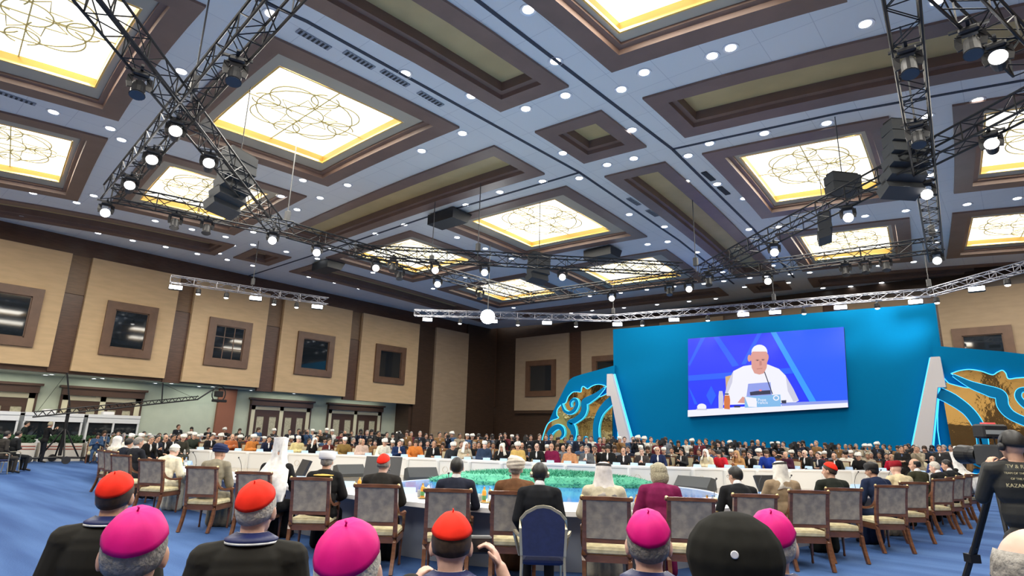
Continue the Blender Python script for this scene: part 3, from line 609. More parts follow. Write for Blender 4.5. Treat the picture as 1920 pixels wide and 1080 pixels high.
def wing(mirror):
    f = (lambda x: -22.75-x) if mirror else (lambda x: x)
    side = 'right' if mirror else 'left'
    ox = f(-23.2)
    r = empty('stage_wing', (ox, 33.6, 0), 0, 'blue curved stage wing with gold mirror scroll ornament, on the %s of the stage wall' % side, 'stage wing')
    def X(pts): return [(f(x)-ox, z) for x, z in pts]
    out = wall2(OUT); tp = X(out+[(out[-1][0], 0), (-20.2, 0)])
    B().prism(tp, .2, .7).build('panel', BLUE, r)
    B().prism(X(wall2(GOLDP)), .1, .2).build('gold_mirror_scroll', MIR, r)
    b = B(); ribbon(b, X(wall2(GOLDP+[GOLDP[0]])), [.035, .035], .06, .16, 0); b.build('light_edge', LED, r)
    for pts, ws in RB:
        p = X(wall2(pts)); b = B(); ribbon(b, p, ws, -.1, .1, 0, .0); o = b.build('scroll_band', BLUE2, r)
        b = B(); ribbon(b, p, ws, -.02, .06, 0, .05); b.build('light_edge', LED, o)
    sl = X([(-20.25, 5.7), (-19.9, 5.7), (-18.25, 0), (-19.1, 0), (-20.0, 4.3), (-20.3, 4.3)])
    b = B(); b.prism(sl, -.3, .05); s = b.build('slanted_slab', GRYS, None, loc=(ox, 33.6, 0)); tag(s, 'slanted light grey slab with glowing edges between the %s wing and the stage wall' % side, 'slab', 'slanted slabs')
    b = B(); ribbon(b, X([(-19.88, 5.7), (-18.2, 0)]), [.1, .1], -.02, .08, 0); ribbon(b, X([(-20.0, 4.3), (-19.14, 0)]), [.08, .08], -.02, .08, 0); b.build('light_edge', LED, s)
wing(False); wing(True)
# ---------------------------------------------------------------- round table, inner podium, grass
NEAR = [(200,14.9),(230,13.3),(285,11.6),(380,9.9),(477,9.0),(584,8.3),(707,7.4),(840,7.0),(959,6.8),(1137,6.65),(1295,6.85),(1415,7.45),(1515,8.2),(1581,8.9),(1670,9.8),(1712,10.8),(1767,12.0),(1789,12.8),(1806,13.6),(1821,14.6)]
FAR = [(340,24),(500,23.4),(700,22.4),(850,21.3),(1000,20.3),(1150,19.8),(1300,19.7),(1450,20.2),(1600,20.9),(1700,20.6),(1775,18.8)]
CEN = Vector((*spot(985, 14.2, .8), 0))
def pull(p, d):
    p = Vector((*p[:2], 0)); u = (CEN-p).normalized(); return p+u*d
nr = [Vector((*spot(px, d, 1.0), 0)) for px, d in NEAR]; fr = [Vector((*spot(px, d, .75), 0)) for px, d in FAR]
outer = [pull(p, .85) for p in nr[::2]]+[pull(p, -1.0) for p in reversed(fr)]+[pull(spot(235, 22.0, .8), -.3), pull(spot(190, 18.5, .8), -.2)]
inner = [pull(p, 1.85) for p in nr[::2]]+[Vector(p) for p in reversed(fr)]+[pull(spot(235, 22.0, .8), .8), pull(spot(190, 18.5, .8), .85)]
OUTR, INNR = spline(outer, 5, True), spline(inner, 5, True); NT = len(OUTR)
root = empty('conference_table', (CEN.x, CEN.y, 0), 0, 'huge ring-shaped white conference table around the grass centre', 'table')
def loc(p, z): return (p.x-CEN.x, p.y-CEN.y, z)
def ringbox(b, A, C, z0, z1):
    v = []
    for p, q in zip(A, C): v += [loc(p, z0), loc(q, z0), loc(q, z1), loc(p, z1)]
    f = []; n = len(A)
    for i in range(n):
        j = (i+1) % n
        for k in range(4): f.append([i*4+k, i*4+(k+1)%4, j*4+(k+1)%4, j*4+k])
    b.add(v, f)
def off(P, d): return [pull(p, d) for p in P]
b = B(); ringbox(b, off(OUTR, -.03), off(INNR, .03), .71, .77); b.build('tabletop', WHT, root)
b = B(); ringbox(b, off(INNR, -.06), off(INNR, .0), 0, .71); b.build('front_panel', WHP, root)
b = B(); ringbox(b, off(OUTR, .28), off(OUTR, .34), 0, .71); b.build('modesty_panel', mat('grey_panel', (.33, .36, .42), .6), root)
b = B()
for i in range(0, NT, 2):
    p, q = INNR[i], INNR[(i+1) % NT]; d = (q-p).normalized(); n = Vector((-d.y, d.x, 0)); c = pull(p, .03)
    b.tube(loc(c, 0), loc(c, .71), .07, n=6)
    m_ = (pull(INNR[(i+1) % NT], .004)); a1 = d*.09
    for s1, s2 in ((-1, 1), (1, -1)):
        for zz in (.3, .45):
            pass
b.build('pilaster', WHP, root)
E1 = mat('table_emblem', (.55, .5, .42), .5)
def emblem(i):
    p = INNR[i]; q = INNR[(i+1) % NT]; d = (q-p).normalized(); c = pull((p+q)/2, .008); b = B()
    for s1 in (-1, 1):
        pts = [(c+d*(s1*(.02+.09*math.sin(t*PI)))-Vector((CEN.x, CEN.y, 0))+Vector((0,0,.3+.22*t))) for t in [k/6 for k in range(7)]]
        b.sweep(pts, .012)
    b.build('emblem', E1, root)
for i in range(1, NT, 4): emblem(i)
# inner floor
def innermat():
    m = bpy.data.materials.new('glossy_inner_floor'); m.use_nodes = True; nt = m.node_tree; b = nt.nodes['Principled BSDF']
    tc = nt.nodes.new('ShaderNodeTexCoord'); ln = nt.nodes.new('ShaderNodeVectorMath'); ln.operation = 'LENGTH'; nt.links.new(tc.outputs['Object'], ln.inputs[0])
    cr = nt.nodes.new('ShaderNodeValToRGB'); dv = nt.nodes.new('ShaderNodeMath'); dv.operation = 'DIVIDE'; dv.inputs[1].default_value = 9
    sp = nt.nodes.new('ShaderNodeSeparateXYZ'); nt.links.new(tc.outputs['Object'], sp.inputs[0]); at = nt.nodes.new('ShaderNodeMath'); at.operation = 'ARCTAN2'; nt.links.new(sp.outputs[1], at.inputs[0]); nt.links.new(sp.outputs[0], at.inputs[1])
    mu = nt.nodes.new('ShaderNodeMath'); mu.operation = 'MULTIPLY'; mu.inputs[1].default_value = 8; nt.links.new(at.outputs[0], mu.inputs[0]); sn = nt.nodes.new('ShaderNodeMath'); sn.operation = 'SINE'; nt.links.new(mu.outputs[0], sn.inputs[0])
    ad = nt.nodes.new('ShaderNodeMath'); ad.operation = 'MULTIPLY_ADD'; ad.inputs[1].default_value = .55; nt.links.new(sn.outputs[0], ad.inputs[0]); nt.links.new(ln.outputs['Value'], ad.inputs[2])
    nt.links.new(ad.outputs[0], dv.inputs[0]); nt.links.new(dv.outputs[0], cr.inputs[0]); cr.color_ramp.interpolation = 'CONSTANT'
    e = cr.color_ramp.elements; e[0].position = 0; e[0].color = (.07, .2, .5, 1); e[1].position = .62; e[1].color = (.35, .27, .17, 1)
    for p, c in ((.66, (.1, .25, .52, 1)), (.72, (.3, .24, .16, 1)), (.78, (.22, .2, .17, 1)), (.9, (.36, .29, .2, 1))):
        x = e.new(p); x.color = c
    nt.links.new(cr.outputs[0], b.inputs['Base Color']); b.inputs['Roughness'].default_value = .12; return m
b = B(); P_ = off(INNR, .02); v = [loc(p, .14) for p in P_]+[loc(p, 0) for p in P_]; n = len(P_)
ar = sum(v[i][0]*v[(i+1)%n][1]-v[(i+1)%n][0]*v[i][1] for i in range(n)); top = list(range(n)) if ar > 0 else list(range(n-1, -1, -1))
b.add(v, [top]+[[i, n+i, n+(i+1)%n, (i+1)%n] for i in range(n)])
tag(b.build('podium', innermat(), loc=(CEN.x, CEN.y, 0)), 'low glossy inner podium with blue and tan star pattern inside the table ring', 'podium')
gx, gy = spot(1035, 15.6, .4); AX = math.atan2(CM[0][1], CM[0][0])
def oval(rx, ry, n=48, wob=0): return [(rx*math.cos(2*PI*i/n)*(1+wob*math.sin(i*2.3)), ry*math.sin(2*PI*i/n)*(1+wob*math.cos(i*1.7))) for i in range(n)]
b = B(); b.prism(oval(4.3, 3.4), .14, .34, 'z'); o = b.build('blue_disc', mat('blue_gloss', (.05, .2, .55), .1), loc=(gx, gy, 0)); o.rotation_euler = (0,0,AX)
tag(o, 'low glossy blue oval platform under the green grass mound', 'platform')
b = B(); ov = oval(4.3, 3.4); b.sweep([(x, y, .345) for x, y in ov], .06, .02, closed=True); b.build('white_rim', WHT, o)
MB = mat('grass_green', (.08, .4, .25), .8, noise=.4, scale=5, col2=(.035, .27, .18))
b = B(); rg = random.Random(3); sx, sy = 3.35, 1.25; gc = (-.12, 1.6)
b.lathe([(1, .33), (.97, .44), (.8, .58), (.4, .64), (.02, .65)], 40, fn=lambda p, a, k: (gc[0]+p[0]*sx, gc[1]+p[1]*sy, p[2]))
for i in range(11000):
    a = rg.random()*2*PI; r_ = math.sqrt(rg.random()); x = gc[0]+sx*r_*math.cos(a); y = gc[1]+sy*r_*math.sin(a); z0 = .34+.28*(1-r_**3); hh = rg.uniform(.06, .15)*(1-.4*r_**4); dx, dy = rg.uniform(-.09, .09), rg.uniform(-.09, .09); w = .02; t = rg.random()*PI; cx_, sy_ = math.cos(t)*w, math.sin(t)*w
    b.add([(x-cx_, y-sy_, z0), (x+cx_, y+sy_, z0), (x+dx+cx_*.6, y+dy+sy_*.6, z0+hh*.6), (x+dx*1.8, y+dy*1.8, z0+hh)], [[0,1,2],[0,2,3]])
g = b.build('grass_mound', MB, loc=(gx, gy, 0)); g.rotation_euler = (0,0,AX); tag(g, 'oval mound of bright green grass at the centre of the ring table', 'grass', kind='stuff')
# floor monitors and confidence screens inside the ring
for n, (px, d, w, lab) in enumerate([(655, 20.6, 1.0, 'behind the white-turbaned man'), (790, 20.0, 1.05, 'just left of the grass mound'), (1303, 18.9, 1.2, 'right of the grass mound')]):
    x, y = spot(px, d, .3); b = B(); b.prism([(-.3,0),(.3,0),(.25,.34),(-.02,.4),(-.3,.1)], -w/2, w/2, 'x'); o = b.build('floor_monitor', mat('grille_black', (.06,.065,.07), .7), loc=(x, y, .145)); v = CEN-o.location; o.rotation_euler = (0,0,math.atan2(v.y,v.x)+PI/2); tag(o, 'black wedge stage monitor at the far table foot, '+lab, 'loudspeaker')
for n, (px, d, w, h, lab, yaw_) in enumerate([(716, 18.6, 1.15, .6, 'behind the red-capped cardinal', 0), (1462, 13.5, .9, .62, 'beside the man with glasses', .35), (548, 13.5, .7, .7, 'beside the white-veiled prelate', -1.0), (970, 19.2, 1.5, .25, 'behind the beige turban against the far table', 0)]):
    x, y = spot(px, d, .6); r = empty('display_screen', (x, y, .14), AX+yaw_, 'tilted black display screen inside the ring, '+lab, 'screen')
    b = B(); b.prism([(-.02, .15), (.05, .15), (.33, .15+h), (.27, .17+h)], -w/2, w/2, 'x'); b.build('panel', DARKP, r)
    B().prism([(.06, .2), (.065, .2), (.32, .1+h), (.31, .1+h)], -w/2+.05, w/2-.05, 'x'); b2 = B(); b2.box((-.25,-.1,0),(.25,.35,.15)); b2.build('stand', DARKP, r)

# ---------------------------------------------------------------- figures
def rz(a): return Matrix.Rotation(a, 3, 'Z')
def rx(a): return Matrix.Rotation(a, 3, 'X')
def ry(a): return Matrix.Rotation(a, 3, 'Y')
class Blob(B):
    def cap(s, p, q, r1, r2=None, n=12, flat=1):
        r2 = r1 if r2 is None else r2; p, q = Vector(p), Vector(q); s.tube(p, q, r1, r2, n); s.ball(p, r1*1.0, n); s.ball(q, r2*1.0, n); return s
    def ell(s, c, r, R=None, n=14):
        t = B(); t.ball((0,0,0), r, n); c = Vector(c); R = R or Matrix.Identity(3)
        s.add([c+R@Vector(v) for v in t.v], t.f); return s
    def mesh(s, name, voxel, m, fn=None, it=3, fac=.6):
        me = bpy.data.meshes.new(name); me.from_pydata(s.v, [], s.f); me.update()
        o = bpy.data.objects.new('tmp', me); COL.objects.link(o)
        r = o.modifiers.new('r', 'REMESH'); r.mode = 'VOXEL'; r.voxel_size = voxel; r.use_smooth_shade = True
        sm = o.modifiers.new('s', 'SMOOTH'); sm.factor = fac; sm.iterations = it
        dg = bpy.context.evaluated_depsgraph_get(); dg.update()
        out = bpy.data.meshes.new_from_object(o.evaluated_get(dg)); out.name = name
        bpy.data.objects.remove(o)
        for a in (m if isinstance(m, (list, tuple)) else [m]): out.materials.append(a)
        if fn:
            for p in out.polygons: p.material_index = fn(p.center)
        return out
def put(me, name, parent=None, loc=None, R=None):
    o = bpy.data.objects.new(name, me); COL.objects.link(o)
    if parent: o.parent = parent
    if loc is not None: o.location = loc
    if R is not None: o.rotation_euler = R.to_euler()
    return o
def setmat(o, ms):
    ms = ms if isinstance(ms, (list, tuple)) else [ms]
    for i, m in enumerate(ms):
        if m: o.material_slots[i].link = 'OBJECT'; o.material_slots[i].material = m
def joints(pose, arms, lean, top):
    J = {}
    if pose == 'sit':
        J = dict(pel=(0,0,.54), waist=(0,0,.74), chest=(0,0,.95), neck=(0,0,1.12), shz=1.06, hip=(.09,.03,.53), knee=(.13,.46,.5), ank=(.13,.45,.09), toe=(.15,.62,.04), H=top)
    else:
        J = dict(pel=(0,0,.93), waist=(0,0,1.12), chest=(0,0,1.3), neck=(0,0,1.47), shz=1.42, hip=(.09,0,.9), knee=(.1,.02,.49), ank=(.11,-.01,.09), toe=(.13,.15,.04), H=top)
    base = J['pel'][2]; d = J['H']-(1.385 if pose == 'sit' else 1.75)
    Rl = rx(-lean)
    def up(p, k=1):
        p = Vector(p); p.z += d*max(0, min(1, (p.z-base)/.5)); q = Vector((0,0,base)); return q+Rl@(p-q)
    z = J['shz']; K = {}
    for k in ('pel','waist','chest','neck'): K[k] = up(J[k])
    K['head'] = up((0,.02,J['neck'][2]+.155))
    for s, n in ((-1,'L'),(1,'R')):
        K['sh'+n] = up((s*.185, 0, z)); K['hip'+n] = Vector((s*J['hip'][0], *J['hip'][1:])); K['knee'+n] = Vector((s*J['knee'][0], *J['knee'][1:])); K['ank'+n] = Vector((s*J['ank'][0], *J['ank'][1:])); K['toe'+n] = Vector((s*J['toe'][0], *J['toe'][1:]))
        a = {'table': ((s*.27,.1,z-.25), (s*.17,.36,z-.27), (s*.12,.43,z-.27)), 'lap': ((s*.25,.02,z-.27), (s*.15,.24,z-.42), (s*.09,.3,z-.43)), 'down': ((s*.25,-.01,z-.29), (s*.25,.05,z-.55), (s*.25,.07,z-.63)),
             'camera': ((s*.25,.13,z-.2), (s*.12,.28,z+.03), (s*.07,.3,z+.1)), 'fold': ((s*.25,.04,z-.27), (s*.06,.2,z-.24), (s*-.04,.22,z-.22)), 'chin': ((s*.22,.2,z-.28), (s*.08,.2,z-.03), (s*.05,.16,z+.06)) if s == 1 else ((s*.25,.12,z-.27), (s*.1,.34,z-.3), (s*.04,.38,z-.3)),
             'shoot': ((.33,.08,z-.14), (.225,.12,z+.12), (.165,.12,z+.24)) if s == 1 else ((-.3,.12,z-.22), (-.17,.15,z+.02), (-.125,.16,z+.1)),
            'clap': ((s*.25,.08,z-.24), (s*.06,.28,z-.12), (s*.02,.32,z-.06)), 'phone': ((s*.22,.14,z-.2), (s*.09,.3,z+.0), (s*.05,.32,z+.07))}[arms]
        for k, p in zip(('el','wr','hd'), a): K[k+n] = up(p) if pose == 'sit' or arms != 'x' else Vector(p)
    return K
def head_prims(b, c, R, big=1, near=False):
    def t(v): return c+R@(Vector(v)*big)
    S3 = lambda *r: tuple(a*big for a in r)
    b.ell(t((0,-.008,.018)), S3(.077,.098,.102), R, 20 if near else 14); b.ell(t((0,.03,-.05)), S3(.058,.065,.07), R, 14); b.ell(t((0,.045,-.09)), S3(.036,.036,.03), R, 10)
    b.cap(t((0,.088,.005)), t((0,.108,-.028)), .009*big, .014*big, 8)
    for s in (-1, 1):
        b.ell(t((s*.08,-.002,-.012)), S3(.012,.02,.034), R@rz(-s*.35), 10); b.ell(t((s*.045,.06,-.03)), S3(.022,.02,.022), R, 8)
    b.ell(t((0,.085,-.062)), S3(.024,.012,.012), R, 8)
    b.ell(t((0,.078,.03)), S3(.05,.016,.014), R, 8)
def hand_prims(b, w, h, side, curl=.5):
    d = (h-w).normalized() if (h-w).length > 1e-4 else Vector((0,1,0))
    up = Vector((0,0,1)); x = d.cross(up)
    if x.length < .1: x = Vector((1,0,0))
    x.normalize(); n = x.cross(d)
    c = w+d*.05; R = Matrix((x, d, n)).transposed()
    b.ell(c, (.04,.05,.018), R, 10)
    for i, (o, L) in enumerate(((-.03,.062), (-.011,.072), (.009,.07), (.028,.055))):
        p0 = c+x*o+d*.04; p1 = p0+d*L*.5*math.cos(curl*.6)-n*L*.5*math.sin(curl*.6); p2 = p1+d*L*.5*math.cos(curl*1.7)-n*L*.5*math.sin(curl*1.7)
        b.cap(p0, p1, .0095, .0088, 7); b.cap(p1, p2, .0088, .0075, 7)
    sx = -side; p0 = c+x*(sx*.03)-d*.02; p1 = p0+x*(sx*.03)+d*.03; b.cap(p0, p1, .012, .01, 7); b.cap(p1, p1+d*.028-n*.008, .01, .008, 7)
def torso(b, K, g, wide=1, belly=0):
    b.ell(K['chest'], (.165*wide+g,.112+g,.2+g)); b.ell((K['chest']+K['neck'])/2+Vector((0,-.005,0)), (.15*wide+g,.095+g,.13)); b.ell(K['waist']+Vector((0,.01,0)), (.145*wide+g+belly*.5,.11+g+belly,.16+g)); b.ell(K['pel'], (.16*wide+g+belly*.3,.12+g+belly*.5,.13+g))
    b.cap(K['shL']*.96+K['neck']*.04-Vector((0,0,.01)), K['shR']*.96+K['neck']*.04-Vector((0,0,.01)), .058+g*.8, None, 12)
    for n in 'LR': b.cap(K['neck']*.55+K['sh'+n]*.45+Vector((0,0,.0)), K['sh'+n], .05+g*.5, .055+g, 10)
def arms_(b, K, g, sleeve=0):
    for n in 'LR': b.cap(K['sh'+n], K['el'+n], .05+g, .041+g+sleeve*.3, 12); b.cap(K['el'+n], K['wr'+n], .04+g+sleeve*.3, .028+g+sleeve, 12)
def legs_(b, K, g):
    for n in 'LR': b.cap(K['hip'+n], K['knee'+n], .078+g, .055+g, 12); b.cap(K['knee'+n], K['ank'+n], .052+g, .038+g*1.4, 12)
CACHE = {}
def person_meshes(pose, arms, lean, top, yaw, pitch, near, wide, style, sx=1, belly=0, hand=True):
    key = (pose, arms, lean, top, yaw, pitch, near, wide, style, belly)
    if key in CACHE: return CACHE[key]
    K = joints(pose, arms, lean, top); R = rz(yaw)@rx(-lean*.5+pitch); c = K['head']
    vox = {0: .026, 1: .012, 2: .0068}[near]
    b = Blob(); head_prims(b, c, R, 1.04, near == 2); b.cap(K['neck']-Vector((0,0,.05)), c+R@Vector((0,-.02,-.05)), .058, .052, 14); torso(b, K, 0, wide); arms_(b, K, 0); legs_(b, K, 0)
    for s, n in ((-1,'L'),(1,'R')):
        if near: hand_prims(b, K['wr'+n], K['hd'+n], s, .9 if arms in ('camera','fold','phone','shoot') else .45)
        else: b.cap(K['wr'+n], K['hd'+n]+(K['hd'+n]-K['wr'+n])*.6, .033, .026, 10)
        b.cap(K['ank'+n], K['toe'+n], .04, .035, 8)
    Ri = R.inverted()
    def fn(p):
        q = Ri@(p-c)
        if q.y > .06:
            for s in (-1, 1):
                if (q-Vector((s*.032,.086,.008))).length < .0125+(.006 if not near else 0) and q.y > .07: return 1
            if abs(q.x) < .024 and abs(q.z+.063) < (.006 if near else .012): return 2
        if p.z < K['ankL'].z+.01: return 3
        return 0
    SHOE = mat('shoe_black', (.012,.011,.011), .35)
    body = b.mesh('body', vox, [SKIN, EYE, LIP, SHOE], fn, 2)
    out = {'body': body, 'K': K, 'R': R}
    gv = max(vox, .0085); g = .016 if style == 'suit' else .026
    K2 = dict(K)
    if arms == 'shoot': K2['wrR'] = K['elR'].lerp(K['wrR'], .55)
    b = Blob(); torso(b, K, g, wide, belly); arms_(b, K2, g, .0 if style == 'suit' else .022)
    if style == 'robe':
        if pose == 'sit':
            for n in 'LR':
                b.cap(K['hip'+n], K['knee'+n], .11, .085, 12); b.cap(K['knee'+n], K['ank'+n]+Vector((0,0,-.01)), .085, .1, 12)
            b.cap((K['hipL']+K['hipR'])/2, (K['kneeL']+K['kneeR'])/2, .12, .09, 12); b.cap((K['kneeL']+K['kneeR'])/2, (K['ankL']+K['ankR'])/2, .09, .11, 12)
        else:
            b.tube((0,.01,.05), K['pel'], .23, .17, 20); b.tube(K['pel'], K['waist'], .17, .15, 20)
    else:
        b.cap(K['hipL']+Vector((0,-.02,.03)), K['hipR']+Vector((0,-.02,.03)), .1+g, None, 12)
    gm = b.mesh('garment', gv, fabric((.02,.02,.022)), None, 2); out['coat'] = gm
    if style == 'suit':
        b = Blob(); legs_(b, K, .014); b.ell(K['pel']-Vector((0,0,.03)), (.15*wide,.115,.1)); out['trousers'] = b.mesh('trousers', gv, fabric((.02,.02,.022)), None, 2)
        b = Blob(); t = K['neck']; b.cap(t+Vector((0,-.005,-.03)), t+Vector((0,.0,.035)), .066, .062, 14); b.ell(t+Vector((0,.095,-.13)), (.035,.03,.12)); out['shirt'] = b.mesh('shirt', max(gv,.01), fabric((.85,.85,.87)), None, 1)
    CACHE[key] = out; return out
# head coverings, modelled around the head centre
def shell(lim, r, th=.006, n=28, k=9, tilt=0, off=(0,-.008,.018), seams=0, rim=0):
    b = B(); R = rx(tilt); v = []
    for lay in (0, 1):
        for j in range(k+1):
            for i in range(n):
                a = 2*PI*i/n; L = lim(a) if callable(lim) else lim; ph = L*j/k
                rr = [q-(th if lay else 0) for q in r]; e = 1+(seams*.028*math.sin(ph)*(1 if (i % max(1, n//8)) == 0 else 0) if not lay else 0)
                v.append(R@Vector((rr[0]*e*math.sin(ph)*math.cos(a), rr[1]*e*math.sin(ph)*math.sin(a), rr[2]*e*math.cos(ph)+(0))) + Vector(off))
    f = []; N = (k+1)*n
    for j in range(k):
        for i in range(n):
            f.append([j*n+i, (j+1)*n+i, (j+1)*n+(i+1)%n, j*n+(i+1)%n]); f.append([N+j*n+i, N+j*n+(i+1)%n, N+(j+1)*n+(i+1)%n, N+(j+1)*n+i])
    for i in range(n): f.append([k*n+i, N+k*n+i, N+k*n+(i+1)%n, k*n+(i+1)%n])
    return b.add(v, f)
def mesh_of(b, name, m, smooth=True):
    o = b.build(name, m, smooth=smooth); me = o.data; bpy.data.objects.remove(o); return me
def hair_lim(a): # a: 0 = +x side, pi/2 = face
    f = math.sin(a); return math.radians(112-58*max(0, f)**.8+ (22*max(0, -f)))
HM = {}
def headgear(kind):
    if kind in HM: return HM[kind]
    r = (.084,.106,.112); me = None
    if kind == 'hair': me = mesh_of(shell(hair_lim, (.0845,.106,.1115), .012), 'hair', HBLK)
    elif kind == 'fringe': # hair round the sides and back only
        b = B(); n = 30; v = []
        for lay in (0, .012):
            for j in range(6):
                for i in range(n):
                    a = PI+ (PI*1.16)*(i/(n-1)-.5)*1.0 + PI/2; ph = math.radians(60+62*j/5); q = [.086-lay,.108-lay,.112-lay]
                    v.append((q[0]*math.sin(ph)*math.cos(a), -.008+q[1]*math.sin(ph)*math.sin(a), .018+q[2]*math.cos(ph)))
        f = []; N = 6*n
        for j in range(5):
            for i in range(n-1): f.append([j*n+i, (j+1)*n+i, (j+1)*n+i+1, j*n+i+1]); f.append([N+j*n+i, N+j*n+i+1, N+(j+1)*n+i+1, N+(j+1)*n+i])
        for i in range(n-1): f.append([5*n+i, N+5*n+i, N+5*n+i+1, 5*n+i+1]); f.append([i, i+1, N+i+1, N+i])
        b.add(v, f); me = mesh_of(b, 'hair', HGRY)
    elif kind == 'bob':
        b = Blob(); b.ell((0,-.015,.03), (.1,.115,.11)); b.ell((0,-.05,-.04), (.1,.085,.1)); 
        for s in (-1,1): b.ell((s*.075,-.01,-.03), (.03,.06,.09))
        b.ell((0,.05,.085), (.075,.05,.04)); me = b.mesh('hair', .009, HBLD, None, 2)
    elif kind == 'long':
        b = Blob(); b.ell((0,-.015,.03), (.092,.112,.108)); b.ell((0,-.07,-.1), (.095,.06,.15)); b.ell((0,.045,.09), (.07,.05,.035)); me = b.mesh('hair', .012, HBRN, None, 2)
    elif kind == 'zucchetto':
        b = shell(math.radians(70), (.0895,.1115,.118), .004, 32, 9, tilt=math.radians(30), seams=1)
        R = rx(math.radians(30)); o = Vector((0,-.008,.018)); b.sweep([o+R@Vector(p) for p in ((0,0,.117),(.003,0,.127),(.0,.004,.132))], .005); me = mesh_of(b, 'skullcap', MATS['cap_red'])
    elif kind == 'skullcap': b = B(); b.lathe([(.093,.03),(.096,.07),(.088,.125),(.05,.138),(.004,.14)], 24, fn=lambda p,a,k: (p[0]*.94, p[1]*1.14-.012, p[2]-.25*p[1]*.3)); me = mesh_of(b, 'cap', WHT)
    elif kind == 'turban':
        b = Blob(); 
        for k in range(5):
            z = .035+.026*k; rr = [.098,.106,.104,.09,.066][k]; pts = [(rr*.93*math.cos(t), rr*1.14*math.sin(t)-.012, z+.014*math.sin(t+k*1.3)) for t in [2*PI*i/24 for i in range(24)]]
            b.sweep(pts, .046, .042, n=8, closed=True)
        b.ell((0,-.01,.1), (.08,.1,.065)); me = b.mesh('turban', .0085, WHT, None, 1, .4)
    elif kind == 'mufti':
        b = B(); b.lathe([(.1,.03),(.112,.035),(.118,.06),(.12,.115),(.112,.14),(.09,.146)], 28, fn=lambda p,a,k: (p[0]*.98, p[1]*1.12-.01, p[2]-.04*p[1]), mi=0)
        b.lathe([(.086,.14),(.08,.158),(.05,.166),(.003,.167)], 24, fn=lambda p,a,k: (p[0]*.98, p[1]*1.12-.01, p[2]-.04*p[1]), mi=1); me = mesh_of(b, 'turban', [WHT, HBLK])
    elif kind == 'kamilavka': b = B(); b.lathe([(.09,.02),(.094,.06),(.1,.17),(.098,.185),(.003,.19)], 24, fn=lambda p,a,k: (p[0]*.95, p[1]*1.1-.01, p[2])); me = mesh_of(b, 'tall_hat', HBLK)
    elif kind == 'klobuk':
        b = B(); b.lathe([(.088,.03),(.09,.06),(.112,.235),(.112,.245),(.003,.25)], 28, fn=lambda p,a,k: (p[0]*.98, p[1]*1.05-.01, p[2])); me = mesh_of(b, 'tall_hat', WHT)
    elif kind == 'darkcap':
        b = B(); b.lathe([(.092,.02),(.097,.05),(.104,.105),(.085,.135),(.02,.15),(.003,.15)], 22, fn=lambda p,a,k: (p[0]*.96*(1+.03*math.cos(3*a)), p[1]*1.12-.01, p[2]+.012*math.cos(2*a))); me = mesh_of(b, 'cap', HBLK)
    elif kind == 'beanie': me = mesh_of(shell(lambda a: math.radians(94+10*max(0,-math.sin(a))), (.09,.112,.118), .01), 'cap', HBLK)
    elif kind in ('ghutra', 'scarf'):
        b = B(); n = 36
        prof = [(.02,.132),(.06,.122),(.09,.085),(.1,.03),(.108,-.04),(.125,-.11),(.15,-.18),(.19,-.25)]
        gap = .85 if kind == 'ghutra' else .62; v = []
        for lay in (0, .005):
            for k, (rr, z) in enumerate(prof):
                for i in range(n):
                    a = PI/2+gap*(k > 2)+(2*PI-2*gap*(k > 2))*i/(n-1); w = 1+.06*math.sin(a*7+k)*(k/7)
                    q = rr*w-lay; v.append((q*math.cos(a)*.97, q*math.sin(a)*(1.1 if k < 4 else .85)-.012, z+.01*(k > 5)*math.sin(a*5)))
        f = []; N = len(prof)*n
        for k in range(len(prof)-1):
            for i in range(n-1): f.append([k*n+i, (k+1)*n+i, (k+1)*n+i+1, k*n+i+1]); f.append([N+k*n+i, N+k*n+i+1, N+(k+1)*n+i+1, N+(k+1)*n+i])
        f.append([i for i in range(n)]); 
        for k in range(len(prof)-1): f.append([k*n, N+k*n, N+(k+1)*n, (k+1)*n]); f.append([k*n+n-1, (k+1)*n+n-1, N+(k+1)*n+n-1, N+k*n+n-1])
        k = len(prof)-1
        for i in range(n-1): f.append([k*n+i, N+k*n+i, N+k*n+i+1, k*n+i+1])
        b.add(v, f); me = mesh_of(b, 'headscarf', fabric((.85,.84,.82)))
    elif kind == 'agal':
        b = B()
        for dz in (0, .013): b.sweep([(.087*math.cos(t)*.98, .087*math.sin(t)*1.14-.012, .088+dz-.12*(.087*math.sin(t))) for t in [2*PI*i/28 for i in range(28)]], .014, .014, n=6, closed=True)
        me = mesh_of(b, 'head_cord', HBLK)
    elif kind == 'beard': b = Blob(); b.ell((0,.062,-.1), (.052,.045,.06)); b.ell((0,.07,-.15), (.036,.03,.06)); me = b.mesh('beard', .01, HWHT, None, 1)
    elif kind == 'headphones':
        b = B(); b.sweep([(.09*math.cos(t), -.005, .09*math.sin(t)+.03) for t in [PI*i/14 for i in range(15)]], .02, .008)
        for s in (-1, 1): b.tube((s*.078,-.005,-.005), (s*.105,-.005,-.005), .035, .03, 14)
        me = mesh_of(b, 'headphones', DARKP)
    elif kind == 'glasses':
        b = B()
        for s in (-1, 1): b.sweep([(s*.034+.02*math.cos(t), .1, .006+.016*math.sin(t)) for t in [2*PI*i/14 for i in range(14)]], .003, closed=True); b.tube((s*.056,.098,.008), (s*.082,.0,.012), .0018, n=4)
        b.tube((-.014,.102,.008), (.014,.102,.008), .0018, n=4); me = mesh_of(b, 'glasses', DARKP)
    HM[kind] = me; return me
mat('cap_red', (.95, .03, .012), .7, noise=.15, scale=12, bump=.1, spec=.2); mat('cap_magenta', (.74, .0, .22), .6, noise=.15, scale=12, bump=.1, spec=.3)
